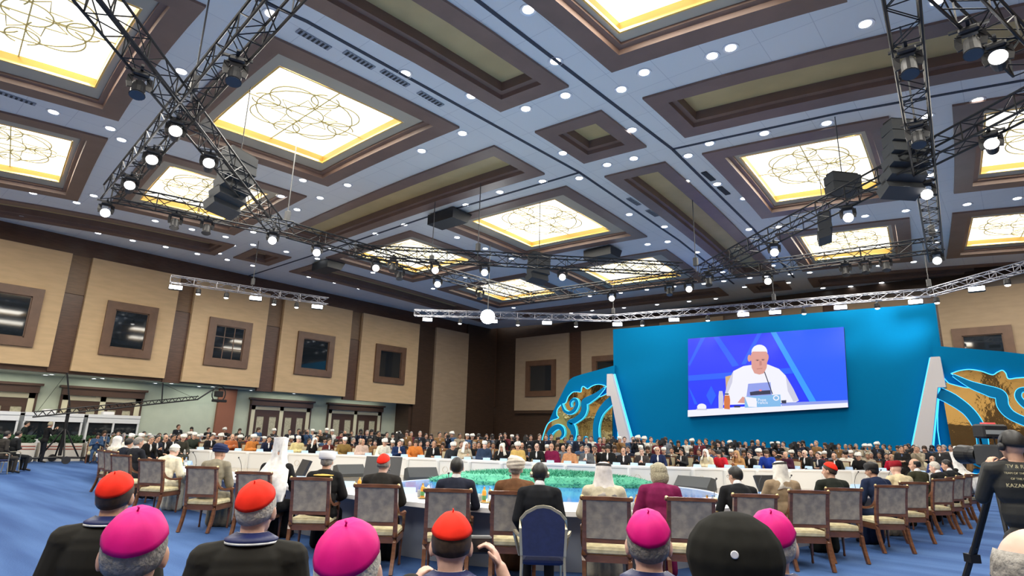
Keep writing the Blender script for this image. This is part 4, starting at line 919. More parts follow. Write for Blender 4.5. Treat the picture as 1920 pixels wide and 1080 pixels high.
PARTN = {'hair':'hair','fringe':'hair','bob':'hair','long':'hair','zucchetto':'skullcap','skullcap':'cap','turban':'turban','mufti':'turban','kamilavka':'tall_hat','klobuk':'tall_hat','darkcap':'cap','beanie':'cap','ghutra':'headscarf','scarf':'headscarf','agal':'head_cord','beard':'beard','headphones':'headphones','glasses':'glasses'}
def person(loc, face, label, pose='sit', arms='table', lean=.12, top=1.385, yaw=0, pitch=0, near=0, wide=1, style='suit', skin=None, coat=(.02,.02,.022), pants=None, shirt=(.85,.85,.87), head=(('hair', HBLK),), group=None, scale=1, belly=0, z=0):
    P = person_meshes(pose, arms, lean, top, yaw, pitch, near, wide, style, belly=belly)
    o = put(P['body'], 'person'); o.location = (*loc[:2], z); o.rotation_euler = (0,0,face); o.scale = (scale,)*3
    if skin: setmat(o, skin)
    tag(o, label, 'person', group)
    c = put(P['coat'], 'jacket' if style == 'suit' else 'robe', o); setmat(c, coat if isinstance(coat, bpy.types.Material) else fabric(coat))
    if style == 'suit':
        t = put(P['trousers'], 'trousers', o); setmat(t, fabric(pants or (coat if not isinstance(coat, bpy.types.Material) else (.02,.02,.022))))
        if shirt: s = put(P['shirt'], 'shirt', o); setmat(s, fabric(shirt))
    for kind, m in head:
        h = put(headgear(kind), PARTN[kind], o, P['K']['head'], P['R']); h.scale = (1.04,)*3
        if m: setmat(h, m)
    return o, P
# ---------------------------------------------------------------- armchairs
def make_chair():
    r = empty('armchair'); w = .255
    b = B(); b.bbox((-.27,-.24,.415),(.27,.27,.5), .025); b.ball((0,.015,.49), (.25,.235,.035), 20); b.build('seat', SEATM, r, smooth=False)
    b = B(); b.box((-.275,-.25,.345),(.275,-.215,.42)).box((-.275,.235,.345),(.275,.275,.42)).box((-.28,-.25,.345),(-.245,.275,.42)).box((.245,-.25,.345),(.28,.275,.42)); b.build('seat_frame', WOOD, r)
    for s in (-1, 1):
        b = B(); b.sweep(spline([(s*.25,-.36,.0),(s*.252,-.29,.17),(s*.252,-.25,.36),(s*.25,-.262,.6),(s*.248,-.3,.82),(s*.245,-.35,1.03)], 4), .045, .05); b.build('rear_leg', WOOD, r)
        b = B(); b.lathe([(.014,0),(.02,.015),(.015,.05),(.02,.25),(.027,.3),(.022,.32),(.03,.345)], 10, fn=lambda p,a,k: (p[0]+s*.25, p[1]+.25, p[2])); b.build('front_leg', WOOD, r)
        b = B(); b.sweep(spline([(s*.25,-.285,.8),(s*.262,-.21,.71),(s*.275,-.06,.665),(s*.28,.12,.66),(s*.28,.2,.655)], 5), .042, .035); b.ball((s*.28,.215,.655), .03, 8); b.sweep(spline([(s*.28,.17,.65),(s*.285,.2,.56),(s*.27,.24,.42)], 4), .034, .034); b.build('arm', WOOD, r)
    b = B(); b.sweep([(-.27,-.355,1.03),(0,-.365,1.035),(.27,-.355,1.03)], .05, .04); b.ball((-.272,-.355,1.03), .028, 8, 0).ball((.272,-.355,1.03), .028, 8, 0); b.build('top_rail', WOOD, r)
    for s in (-1, 1): B().ball((s*.273,-.356,1.045), .021, 8).build('gilt_boss', GILT, r)
    B().sweep([(-.24,-.27,.575),(.24,-.27,.575)], .04, .045).build('lower_rail', WOOD, r)
    b = B()
    for s in (-1, 1): pass
    q = spline([(0,-.27,.6),(0,-.3,.81),(0,-.352,1.01)], 4); v = []
    for p in q: v += [(-.225,p[1]-.024,p[2]),(.225,p[1]-.024,p[2]),(.225,p[1]+.03,p[2]),(-.225,p[1]+.03,p[2])]
    f = [[0,1,2,3],[4*len(q)-1,4*len(q)-2,4*len(q)-3,4*len(q)-4]]
    for i in range(len(q)-1):
        for k in range(4): f.append([i*4+k, i*4+(k+1)%4, i*4+4+(k+1)%4, i*4+4+k])
    b.add(v, f); b.build('back_panel', BROC, r)
    return r
chair0 = make_chair(); chair_used = [0]
def chair(loc, face, label, group='carved armchairs around the ring table'):
    o = chair0 if not chair_used[0] else copy_tree(chair0); chair_used[0] = 1
    o.location = (*loc[:2], 0); o.rotation_euler = (0,0,face); return tag(o, label, 'chair', group)
NAVY = mat('navy_upholstery', (.012,.022,.09), .75, noise=.2, scale=20, bump=.1); CHM = mat('chair_champagne_metal', (.62,.56,.4), .3, metal=.7)
def banquet_chair(arms=True):
    r = empty('banquet_chair')
    prof = [(-.21,.5),(.21,.5),(.225,.75),(.22,.84),(.17,.9),(.07,.955),(0,.965),(-.07,.955),(-.17,.9),(-.22,.84),(-.225,.75)]
    b = B(); b.prism(prof, -.27, -.215, 'y'); b.build('backrest', NAVY, r)
    b = B(); path = [(x*1.06, -.245, z if z < .6 else z+.012) for x, z in prof[1:]+[prof[0]]]; b.sweep(path, .05, .028); b.build('back_frame', CHM, r)
    b = B(); b.bbox((-.23,-.23,.4),(.23,.24,.48), .03); b.build('seat', NAVY, r)
    for s in (-1, 1):
        B().tube((s*.22,-.25,.5),(s*.23,-.3,0), .014, n=8).build('rear_leg', CHM, r); B().tube((s*.21,.2,.41),(s*.22,.24,0), .014, n=8).build('front_leg', CHM, r)
        if arms:
            b = B(); b.sweep(spline([(s*.22,-.25,.68),(s*.27,-.15,.69),(s*.3,.05,.69),(s*.3,.14,.64),(s*.24,.18,.42)], 4), .028, .028); b.build('armrest', CHM, r)
    return r
def facing(loc, turn):          # turn: degrees clockwise from looking straight away from the camera
    a = math.atan2(loc[1], loc[0])-math.radians(turn); return a-PI/2
BK = (.012,.012,.013)
def near_seat(px, d, turn, chlabel):
    p = Vector((*spot(px, d, 1.0), 0)); f = facing(p, turn); fw = Vector((-math.sin(f), math.cos(f), 0)); c = p+fw*.33
    if chlabel: chair(c, f, chlabel)
    return c, f, fw
SEATS = {}
for k, px, d, t, lab in [('a',197,15.2,60,'armchair seen edge-on at the far left end of the near row'), ('b',210,14.6,58,'armchair second from the left end of the near row'), ('c',228,13.0,48,'armchair of the grey-haired man in dark suit'), ('d',285,11.6,38,'armchair of the man all in white with white skullcap'),
    ('e',380,9.9,30,'armchair of the man in a dark blue turban'), ('f',477,9.0,24,'armchair of the prelate with the long white veil'), ('g',584,8.2,15,'armchair of the man in a white turban and black robe'), ('h',707,7.4,11,'armchair of the red-capped cardinal seated at the table'),
    ('i',840,7.05,4,'armchair of the dark-haired man in navy suit'), ('j',963,6.95,2,'armchair half hidden behind the blue banquet chair'), ('k',1137,6.6,-1,'armchair of the man in white headscarf and yellow cloak'), ('l',1295,6.75,-9,'armchair of the grey-haired woman in magenta'),
    ('m',1415,7.4,-18,'armchair of the dark-haired man with glasses'), ('n',1515,8.2,-25,'armchair of the man in headscarf and tan cloak'), ('o',1581,8.8,-30,'armchair of the cardinal seen in profile'), ('p',1670,9.7,-35,'armchair of the white-bearded man in navy robe'),
    ('q',1712,10.7,-38,'armchair of the man in a maroon cap'), ('r',1767,11.9,-50,'armchair of the balding man in olive suit'), ('s',1789,12.7,-54,'armchair of the pink-faced white-haired man'), ('t',1806,13.5,-58,'armchair of the young dark-haired man in dark suit'), ('u',1821,14.4,-62,'armchair of the prelate in white veil at the right end')]:
    SEATS[k] = near_seat(px, d, t, lab)
def occupant(k, label, dx=0, df=-.05, turn=0, **kw):
    c, f, fw = SEATS[k]; sd = Vector((fw.y, -fw.x, 0)); p = c+fw*df+sd*dx
    kw.setdefault('near', 1); return person(p, f-math.radians(turn), label, **kw)
G = 'delegates seated at the near side of the table'
RED, MAG = MATS['cap_red'], MATS['cap_magenta']
def hd(*a): return a
occupant('a', 'person in white headscarf at the far left end of the near row', style='robe', coat=(.75,.72,.62), head=hd(('scarf', fabric((.85,.83,.8)))), near=0, dx=-.2)
occupant('b', 'man in dark suit half hidden left of the grey-haired man', coat=(.015,.02,.035), head=hd(('hair', HBLK)), near=0, lean=.3, dx=-.2)
occupant('c', 'grey-haired man in dark suit looking right, left of the man in white', dx=-.2, df=.12, coat=(.02,.022,.03), head=hd(('hair', HGRY)), yaw=-.35, top=1.42)
occupant('d', 'man all in white with white skullcap, leaning over the table', df=.06, dx=-.05, style='robe', coat=(.86,.8,.62), skin=SKIN4, head=hd(('fringe', HWHT), ('zucchetto', fabric((.9,.88,.8)))), lean=.38, pitch=-.3, yaw=-.2, top=1.36, wide=1.1)
occupant('e', 'man in dark blue turban resting his chin on his hand', style='robe', coat=(.3,.27,.2), head=hd(('turban', fabric((.02,.03,.09)))), arms='chin', lean=.25, yaw=-.35, pitch=-.1)
o, P = occupant('f', 'tall prelate in white cylindrical hat with long white veil', style='robe', coat=BK, head=hd(('klobuk', fabric((.88,.87,.85)))), top=1.42, lean=.1, dx=.2)
def veil(o, P, back_y, zend, w0=.11, w1=.26, name='veil', yshift=0):
    K = P['K']; b = B(); top = K['head']+P['R']@Vector((0,-.0,.25)); n = 13; rows = [(top.z-.005, .105, 0), (top.z-.12, .115, 0), (K['head'].z-.05, .125, .0), (K['head'].z-.18, .2, .02), (.95, w1, .03), (.75, w1*1.05, .02), (.62, w1*.95, .02), (zend+.1, .12, .03), (zend, .09, .03)]
    v = []
    for lay in (0, .012):
        for z, w, dy in rows:
            yb = top.y-.02-.1*(1 if z > K['head'].z-.1 else 1.35) if z > .95 else back_y
            for i in range(n):
                t = i/(n-1)*2-1; v.append((w*math.sin(t*1.45)/math.sin(1.45)*1.0, yb-dy+.11*(t*t)*(1 if z > .9 else .35)+.012*math.sin(t*11)+lay+(.0), z))
    N = n*len(rows); f = []
    for k in range(len(rows)-1):
        for i in range(n-1): f.append([k*n+i, k*n+i+1, (k+1)*n+i+1, (k+1)*n+i]); f.append([N+k*n+i, N+(k+1)*n+i, N+(k+1)*n+i+1, N+k*n+i+1])
    for k in range(len(rows)-1): f.append([k*n, (k+1)*n, N+(k+1)*n, N+k*n]); f.append([k*n+n-1, N+k*n+n-1, N+(k+1)*n+n-1, (k+1)*n+n-1])
    b.add(v, f); return b.build(name, fabric((.86,.85,.83)), o, smooth=True)
veil(o, P, -.2, .5)
o, P = occupant('g', 'man in white wrapped turban and black robe with gold collar', style='robe', coat=BK, head=hd(('hair', HGRY), ('mufti', None)), wide=1.2, top=1.36, dx=.08, df=0)
def collar(o, P, col, r=.1, drop=.035, wid=.05, name='collar', hgt=.0, thick=.012, sy=.85):
    K = P['K']; b = B(); t = K['neck']; n = 26; prof = [(r, -drop+hgt), (r+wid, -drop-wid*.55+hgt), (r+wid, -drop-wid*.55+thick+hgt), (r, thick+hgt-drop*.2)]; v = []
    for rr, z in prof:
        for i in range(n):
            a = 2*PI*i/n; v.append((t.x+rr*math.cos(a), t.y+rr*math.sin(a)*sy, t.z+z-.05*max(0, math.sin(a))))
    f = []
    for k in range(4):
        for i in range(n): f.append([k*n+i, k*n+(i+1)%n, ((k+1)%4)*n+(i+1)%n, ((k+1)%4)*n+i])
    b.add(v, f); return b.build(name, fabric(col) if not isinstance(col, bpy.types.Material) else col, o, smooth=True)
collar(o, P, mat('gold_cloth', (.75,.5,.1), .5), .085, -.01, .09)
o, P = occupant('h', 'cardinal in red skullcap and black cassock seated at the table, seen from behind', style='robe', coat=(.02,.018,.016), skin=SKIN4, head=hd(('fringe', HGRY), ('zucchetto', RED), ('glasses', None)), yaw=-.15, dx=-.04, df=.1, wide=1.05)
collar(o, P, (.03,.05,.2), .062, .0, .008)
occupant('i', 'dark-haired man in navy suit seen from behind, beside the grass mound', coat=(.018,.022,.04), head=hd(('hair', HBLK)), dx=.06, df=.12)
occupant('j', 'man in beige turban and brown robe, half hidden by a dark-suited man', style='robe', coat=(.16,.075,.035), head=hd(('hair', HGRY), ('turban', fabric((.72,.66,.56)))), dx=.0, df=.14)
occupant('k', 'man in white headscarf with black cord and yellow-trimmed cloak', style='robe', coat=(.62,.56,.42), head=hd(('ghutra', fabric((.84,.8,.78))), ('agal', None)), wide=1.12, dx=-.02, df=.1)
o, P = occupant('l', 'grey-haired woman in magenta clerical dress', style='robe', coat=(.2,.012,.075), skin=SKIN4, head=hd(('bob', HBLD), ('glasses', None)), yaw=.5, dx=-.28, df=.12, lean=.25, top=1.4)
occupant('m', 'dark-haired man with glasses in a black suit, leaning forward', coat=(.012,.013,.016), head=hd(('hair', HBLK), ('glasses', None)), yaw=.55, dx=.0, df=.14, lean=.35)
o, P = occupant('n', 'man in white headscarf with black cord and tan cloak with gold edge', style='robe', coat=(.3,.22,.14), head=hd(('ghutra', fabric((.82,.79,.72))), ('agal', None)), yaw=.45, dx=-.14, df=.1, wide=1.1, top=1.4)
collar(o, P, MATS['gold_cloth'], .11, .05, .05)
o, P = occupant('o', 'cardinal in red skullcap seen in profile, hands together', style='robe', coat=(.016,.02,.016), head=hd(('hair', HBRN), ('zucchetto', RED)), yaw=.8, dx=.12, df=.1, arms='clap', skin=SKIN)
B().sweep([(-.17,0,.72),(-.12,.13,.72),(0,.17,.72),(.12,.13,.72),(.17,0,.72),(.12,-.13,.72),(0,-.16,.72),(-.12,-.13,.72)], .02, .1, closed=True).build('red_sash', fabric((.55,.02,.02)), o)
occupant('p', 'white-bearded man in navy robe and black embroidered cap', style='robe', coat=(.012,.022,.06), skin=SKIN2, head=hd(('darkcap', None), ('beard', None), ('hair', HBLK)), yaw=.7, dx=.14, df=.08, lean=.3)
occupant('q', 'man in maroon cap and cream robe, seen from behind', style='robe', coat=(.66,.56,.36), skin=SKIN4, head=hd(('skullcap', fabric((.28,.01,.02)))), yaw=.3, dx=.15, df=.1, lean=.2)
occupant('r', 'balding man in olive suit looking left', coat=(.04,.04,.022), head=hd(('fringe', HBLK)), yaw=.8, dx=-.13, df=.0, lean=.15, top=1.42, skin=SKIN)
occupant('s', 'pink-faced white-haired man bending forward in black', coat=BK, skin=SKIN4, head=hd(('hair', HWHT)), yaw=.5, lean=.35, dx=.2, near=1)
occupant('t', 'young dark-haired man in dark suit and white collar, right end of near row', coat=(.015,.017,.02), head=hd(('hair', HBLK)), yaw=.6, lean=.2, dx=.18)
o, P = occupant('u', 'prelate in tall white hat and veil at the right end of the near row', style='robe', coat=BK, head=hd(('klobuk', None)), top=1.42, near=0, dx=.2)
veil(o, P, -.35, .55)
# the man on the blue banquet chair
bc = banquet_chair(True); p = Vector((*spot(1019, 6.15, .95), 0)); f = facing(p, -2); fw = Vector((-math.sin(f), math.cos(f), 0)); c = p+fw*.25
bc.location = c; bc.rotation_euler = (0,0,f); tag(bc, 'navy banquet chair with gold frame and arms in the middle of the near row', 'chair', 'navy banquet chairs')
person(c+fw*.12+Vector((fw.y,-fw.x,0))*-.03, f, 'dark-haired man in black suit with a headset on the navy banquet chair', near=1, coat=(.011,.012,.015), skin=SKIN3, head=hd(('hair', HBLK), ('headphones', CHM)), lean=.22, arms='lap', top=1.4, yaw=.15)
# ---------------------------------------------------------------- the foreground rows
def fore(px, topy, d, turn, label, **kw):
    top = CH+ (815+.026*(px-960)-topy)*d/FP
    x, y = spot(px, d, top-.12); f = facing((x, y), turn); kw.setdefault('arms', 'lap'); kw.setdefault('lean', .06)
    hdp = joints('sit', kw['arms'], kw['lean'], top)['head']; v = rz(f)@Vector((hdp.x, hdp.y, 0))
    return person((x-v.x, y-v.y), f, label, top=top, near=2, **kw)
CASS = mat('black_cassock', (.019,.018,.015), .85, noise=.3, scale=5, spec=.25)
NVR = mat('navy_ribbon', (.009,.018,.1), .5); WCL = fabric((.85,.8,.78)); SLV = mat('silver_braid', (.5,.52,.55), .4, metal=.6)
def cleric_collar(o, P, braid=True, navy=True):
    collar(o, P, WCL, .06, -.05, .004, 'white_collar', hgt=.005)
    if navy: collar(o, P, NVR, .068, .0, .05, 'navy_neck_ribbon', hgt=.045, thick=.02)
    if braid: collar(o, P, SLV, .117, .012, .003, 'silver_braid', hgt=.03, thick=.003)
o, P = fore(215, 890, 3.25, 12, 'cardinal in red skullcap with dark hair, front row at left', style='robe', coat=CASS, head=hd(('hair', HBRN), ('zucchetto', RED)), yaw=-.12, wide=1.1); cleric_collar(o, P)
o, P = fore(250, 962, 1.78, 3, 'bishop in magenta skullcap with grey-brown hair, nearest at left', style='robe', coat=CASS, head=hd(('hair', HGRY), ('zucchetto', MAG)), yaw=-.1, wide=1.1, pitch=-.05)
o, P = fore(480, 908, 2.8, 8, 'grey-haired cardinal in red skullcap, left of centre in the front', style='robe', coat=CASS, skin=SKIN4, head=hd(('hair', HWHT), ('zucchetto', RED), ('glasses', None)), yaw=-.22, wide=1.12); cleric_collar(o, P)
o, P = fore(652, 987, 1.62, 6, 'bishop in magenta skullcap with white hair, bottom edge left of centre', style='robe', coat=CASS, skin=SKIN4, head=hd(('hair', HWHT), ('zucchetto', MAG)), yaw=-.15, wide=1.1)
CF = fore(846, 966, 2.55, 0, 'cardinal in red skullcap raising a camera to his eye', style='robe', coat=CASS, skin=SKIN4, head=hd(('hair', HBRN), ('zucchetto', RED)), arms='shoot', pitch=-.25, yaw=.0, wide=1.12, lean=.12); cleric_collar(*CF, braid=False)
o, P = fore(1216, 963, 2.4, -1, 'bishop in magenta skullcap with short grey hair, right of centre', style='robe', coat=fabric((.05,.06,.09)), skin=SKIN4, head=hd(('hair', HGRY), ('zucchetto', MAG)), wide=1.1); cleric_collar(o, P, True)
o, P = fore(1378, 966, 1.75, 0, 'cleric in a huge round black hat, bottom right of centre', style='robe', coat=CASS, head=hd(), wide=1.1)
BH = mat('black_felt', (.014,.014,.012), .9, noise=.2, scale=30, spec=.15)
b = Blob(); b.ell((0,0,.0), (.142,.15,.13)); b.ell((0,-.02,-.09), (.13,.13,.1)); me = b.mesh('round_hat', .009, BH, None, 3); h = put(me, 'round_hat', o, P['K']['head']+Vector((0,-.01,.0)))
B().lathe([(.004,0),(.009,0),(.011,.004),(.009,.006),(.004,.006)], 14).build('white_button', WHT, h).location = (0,-.142,.03); h.children[0].rotation_euler = (PI/2,0,0)
o, P = fore(1449, 964, 2.35, -4, 'white-haired bishop in magenta skullcap behind the round black hat', style='robe', coat=CASS, skin=SKIN4, head=hd(('hair', HWHT), ('zucchetto', MAG)), yaw=-.05, wide=1.15); cleric_collar(o, P, False)
o, P = fore(1956, 1000, 1.3, -8, 'bald man at the bottom right corner', coat=(.03,.03,.03), skin=SKIN4, head=hd(('fringe', HGRY), ('glasses', None)), yaw=.25)
# held camera
o, P = CF; K = P['K']; hp = o.matrix_basis@(K['hdR']+Vector((-.04,.045,-.035)))
cm = empty('compact_camera', hp, o.rotation_euler[2], 'small black camera held up by the red-capped cardinal', 'camera')
b = B(); b.bbox((-.06,-.02,-.035),(.06,.03,.04), .008); b.build('camera_body', DARKP, cm); b = B(); b.tube((0,.03,0),(0,.09,0), .032, .03, 16); b.build('lens', BLACK, cm)
# navy chairs in the foreground
for px, d, t, lab in [(150, 2.75, 14, 'navy banquet chair with gold frame at bottom left'), (425, 2.3, 8, 'navy banquet chair of the grey-haired cardinal, top of its frame at the bottom edge')]:
    q = copy_tree(bc); x, y = spot(px, d, .9); ff = facing((x, y), t); q.location = (x-math.sin(ff)*.25, y+math.cos(ff)*.25, 0); q.rotation_euler = (0,0,ff); tag(q, lab, 'chair', 'navy banquet chairs')

# ---------------------------------------------------------------- far side of the table
farx = [p[0] for p in FAR]; fard = [p[1] for p in FAR]
def fdepth(px): return float(np.interp(px, farx, fard))
WC = fabric((.86,.85,.8)); OR = (.6,.22,.05)
b0 = B(); b0.bbox((-.26,-.23,.36),(.26,.25,.5), .02, 1); b0.box((-.24,-.32,.56),(.24,-.26,1.0), 2)
for s in (-1, 1): b0.sweep([(s*.25,-.34,0),(s*.25,-.26,.36),(s*.25,-.3,1.03)], .045, .05, mi=0); b0.tube((s*.25,.22,0),(s*.25,.22,.36), .022, n=6, mi=0); b0.sweep([(s*.26,-.27,.78),(s*.28,-.05,.67),(s*.28,.2,.66),(s*.27,.22,.42)], .04, .035, mi=0)
b0.sweep([(-.27,-.32,1.03),(.27,-.32,1.03)], .045, .04, mi=0)
farchair = mesh_of(b0, 'far_armchair', [WOOD, SEATM, mat('cream_back', (.62,.54,.36), .8)], smooth=False)
FS = [(359,'robe',(.03,.04,.03),'skullcap',WC,'man in white cap and dark robe'),(391,'suit',BK,'hair',HBLK,'dark-haired man in black suit'),(407,'robe',(.5,.36,.24),'turban',WC,'man in white turban and tan shawl'),(430,'robe',(.45,.14,.05),'fringe',HGRY,'shaven-headed monk in orange robe'),
 (447,'robe',(.04,.04,.035),'turban',WC,'bearded man in cream turban and dark robe'),(471,'robe',OR,'turban',WC,'monk in orange robe with white head cloth'),(499,'suit',(.015,.02,.05),'hair',HBLK,'dark-haired man in navy suit'),(513,'suit',BK,'hair',HBLK,'man in plain black suit'),(528,'suit',(.2,.17,.12),'skullcap',WC,'man in white skullcap and grey-brown coat'),
 (556,'robe',(.7,.6,.3),'skullcap',WC,'man in white cap and pale yellow robe'),(583,'robe',BK,'scarf',WC,'prelate in black with white veil'),(612,'suit',(.1,.02,.02),'hair',HBRN,'man in dark maroon jacket'),(643,'robe',(.25,.16,.05),'skullcap',WC,'man in white cap and bronze robe'),(677,'robe',(.6,.45,.38),'fringe',HBLD,'person in pale pink robe'),
 (716,'robe',(.8,.78,.68),'turban',WC,'man all in white robe and white turban'),(746,'suit',(.012,.03,.1),'hair',HBLK,'dark-haired man in bright navy suit'),(778,'robe',(.62,.2,.04),'long',HBRN,'person in saffron orange robe'),(811,'suit',BK,'fringe',HGRY,'pink-headed man in black'),(844,'robe',(.03,.035,.045),'turban',WC,'upright man in dark robe and white turban'),
 (869,'robe',(.55,.48,.36),'scarf',WC,'person in beige with white scarf'),(886,'robe',BK,'hair',HGRY,'grey-haired man in black'),(907,'robe',(.03,.05,.1),'skullcap',WC,'man in white cap leaning low'),(941,'robe',BK,'scarf',WC,'long white-haired prelate in black'),(972,'robe',(.65,.45,.15),'turban',WC,'man in yellow patterned robe and white turban'),
 (1008,'suit',BK,'fringe',HBLK,'balding man in black suit'),(1036,'robe',(.2,.01,.06),'fringe',HGRY,'grey-haired cleric in maroon'),(1071,'robe',(.6,.3,.15),'fringe',HBRN,'shaven monk in white and orange'),(1101,'suit',(.12,.13,.15),'hair',HGRY,'grey-haired man in grey suit'),(1118,'suit',BK,'hair',HBLK,'black-haired man in black suit, hand raised'),
 (1143,'suit',BK,'long',HBLK,'person with long dark hair in black'),(1170,'suit',(.02,.02,.025),'fringe',HGRY,'bald man in a dark suit'),(1205,'suit',(.06,.05,.05),'hair',HGRY,'grey-haired man in brown suit'),(1235,'suit',(.015,.025,.08),'fringe',HGRY,'broad man in blue suit'),(1328,'robe',(.72,.62,.42),'scarf',WC,'person in cream robe and white headscarf'),
 (1356,'robe',(.62,.02,.04),'long',HBLK,'dark-haired woman in a bright red dress'),(1387,'robe',(.45,.25,.1),'scarf',fabric((.5,.3,.15)),'woman in tan headscarf'),(1411,'suit',BK,'hair',HBLK,'man in black suit bending down'),(1427,'robe',(.5,.45,.38),'turban',WC,'man in white turban and pale coat'),(1442,'robe',(.02,.06,.4),'long',HBRN,'woman in a blue dress'),
 (1480,'robe',(.05,.01,.03),'fringe',HGRY,'cleric in black with purple collar'),(1516,'suit',BK,'fringe',HWHT,'tall bald man in black suit and pale shirt'),(1539,'suit',(.02,.025,.04),'hair',HBLK,'man in dark blue suit reading'),(1571,'suit',BK,'fringe',HGRY,'balding man in black suit, head turned'),(1590,'robe',(.82,.8,.72),'darkcap',None,'man in white robe and black hat'),
 (1615,'robe',BK,'turban',WC,'man in white turban, black cloak and white scarf'),(1632,'robe',(.4,.34,.26),'hair',HBLD,'fair-haired person in beige'),(1679,'robe',(.5,.01,.04),'fringe',HBLD,'monk in crimson robe'),(1727,'robe',(.72,.66,.46),'ghutra',WC,'man in white headscarf and cream cloak'),(1757,'suit',(.05,.09,.3),'fringe',HGRY,'bald man in a blue suit')]
POSES = [('table',.18),('fold',.15),('table',.3),('clap',.2)]
SKINS = [SKIN, SKIN4, SKIN2, SKIN, SKIN]
CARD = mat('tent_card', (.42,.6,.85), .5); card = B(); card.prism([(-.05,0),(.05,0),(0,.1)], -.13, .13, 'x'); cardm = mesh_of(card, 'name_card', CARD, False)
rg = random.Random(11); back_ = False
for n, (px, st, coat, hk, hm, lab) in enumerate(FS):
    d = fdepth(px)+1.15+(1.05 if (n and px-FS[n-1][0] < 23 and not back_) else 0); back_ = bool(n and px-FS[n-1][0] < 23 and not back_); p = Vector((*spot(px, d, .9), 0)); v = CEN-p; f = math.atan2(v.y, v.x)-PI/2
    arms, ln = POSES[n % 4]
    if 'hand raised' in lab: arms = 'chin'
    heads = ([('hair', HBLK)] if hk in ('turban','skullcap') and n % 2 else [])+[(hk, hm)]
    if hk == 'ghutra': heads.append(('agal', None))
    person(p, f+rg.uniform(-.25,.25), '%s, %s from left at the far table' % (lab, ordn(n+1)), style=st, coat=coat, head=heads, arms=arms, lean=ln, yaw=[0,.3,-.3,.15][n % 4], group='delegates along the far side of the table', skin=rg.choice(SKINS), scale=rg.uniform(.97,1.05))
    c = put(farchair, 'armchair'); q = p-v.normalized()*.08; c.location = q; c.rotation_euler = (0,0,f); tag(c, 'cream-backed armchair behind the far table, %s from the left' % ordn(n+1), 'chair', 'armchairs along the far side')
    k = put(cardm, 'name_card'); q = p+v.normalized()*.85; k.location = (q.x, q.y, .77); k.rotation_euler = (0,0,f); tag(k, 'pale blue tent card on the far table, %s from the left' % ordn(n+1), 'name card', 'tent cards on the far table')
# left end of the ring
for n, (px, d, st, coat, hk, hm, lab) in enumerate([(238,20.5,'robe',(.75,.72,.65),'skullcap',WC,'man in white cap and white shawl leaning in'),(258,21.6,'robe',(.7,.66,.58),'skullcap',WC,'man in white cap, second from left end'),(272,19.6,'suit',BK,'hair',HGRY,'grey-haired man in black suit reading'),(287,20.4,'suit',(.015,.02,.04),'hair',HBLK,'man in dark suit with head bowed'),(303,21.3,'suit',BK,'fringe',HGRY,'balding man in black suit'),(319,22.4,'suit',(.02,.02,.03),'hair',HBLK,'man in dark suit at the left bend'),(336,23.6,'robe',(.05,.05,.04),'turban',WC,'man in white turban at the left bend')]):
    p = Vector((*spot(px, d, .9), 0)); v = CEN-p; f = math.atan2(v.y, v.x)-PI/2
    person(p, f, lab+' of the ring table', style=st, coat=coat, head=[(hk, hm)], arms=POSES[n % 4][0], lean=POSES[n % 4][1], yaw=[0,.3,-.3,.15][n % 4], group='delegates along the far side of the table', skin=rg.choice(SKINS))
# ---------------------------------------------------------------- press and attendants behind
camb = B(); camb.box((-.07,-.05,-.06),(.07,.06,.06)); camb.tube((0,.05,0),(0,.2,0), .045, .05, 10); camm = mesh_of(camb, 'photo_camera', DARKP, False)
vcb = B(); vcb.box((-.09,-.25,-.1),(.09,.2,.12)).box((-.04,-.1,.12),(.04,.1,.2)).tube((0,.2,.02),(0,.42,.02), .07, .09, 12); vcb.box((-.16,-.1,.0),(-.09,.02,.1))
vcb.tube((0,0,-.1),(0,0,-.3), .03, n=6)
for a in (0, 2.1, 4.2): vcb.tube((0,0,-.28),(math.cos(a)*.45,math.sin(a)*.45,-1.5), .022, n=6)
vcm = mesh_of(vcb, 'video_camera', DARKP, False)
DK = [(.012,.012,.014),(.02,.022,.03),(.03,.03,.032),(.015,.02,.04),(.04,.035,.03),(.018,.018,.02)]
OC = [((.35,.3,.22),'beige'),((.2,.22,.26),'grey'),((.12,.02,.03),'dark red'),((.7,.68,.62),'white'),((.25,.14,.06),'brown'),((.05,.1,.2),'blue')]
HP = [('hair',HBLK,'dark hair'),('hair',HBLK,'dark hair'),('hair',HBRN,'brown hair'),('long',HBRN,'long brown hair'),('fringe',HGRY,'balding head'),('hair',HGRY,'grey hair'),('skullcap',WC,'white cap'),('hair',HBLK,'dark hair'),('long',HBLK,'long dark hair'),('turban',WC,'white turban')]
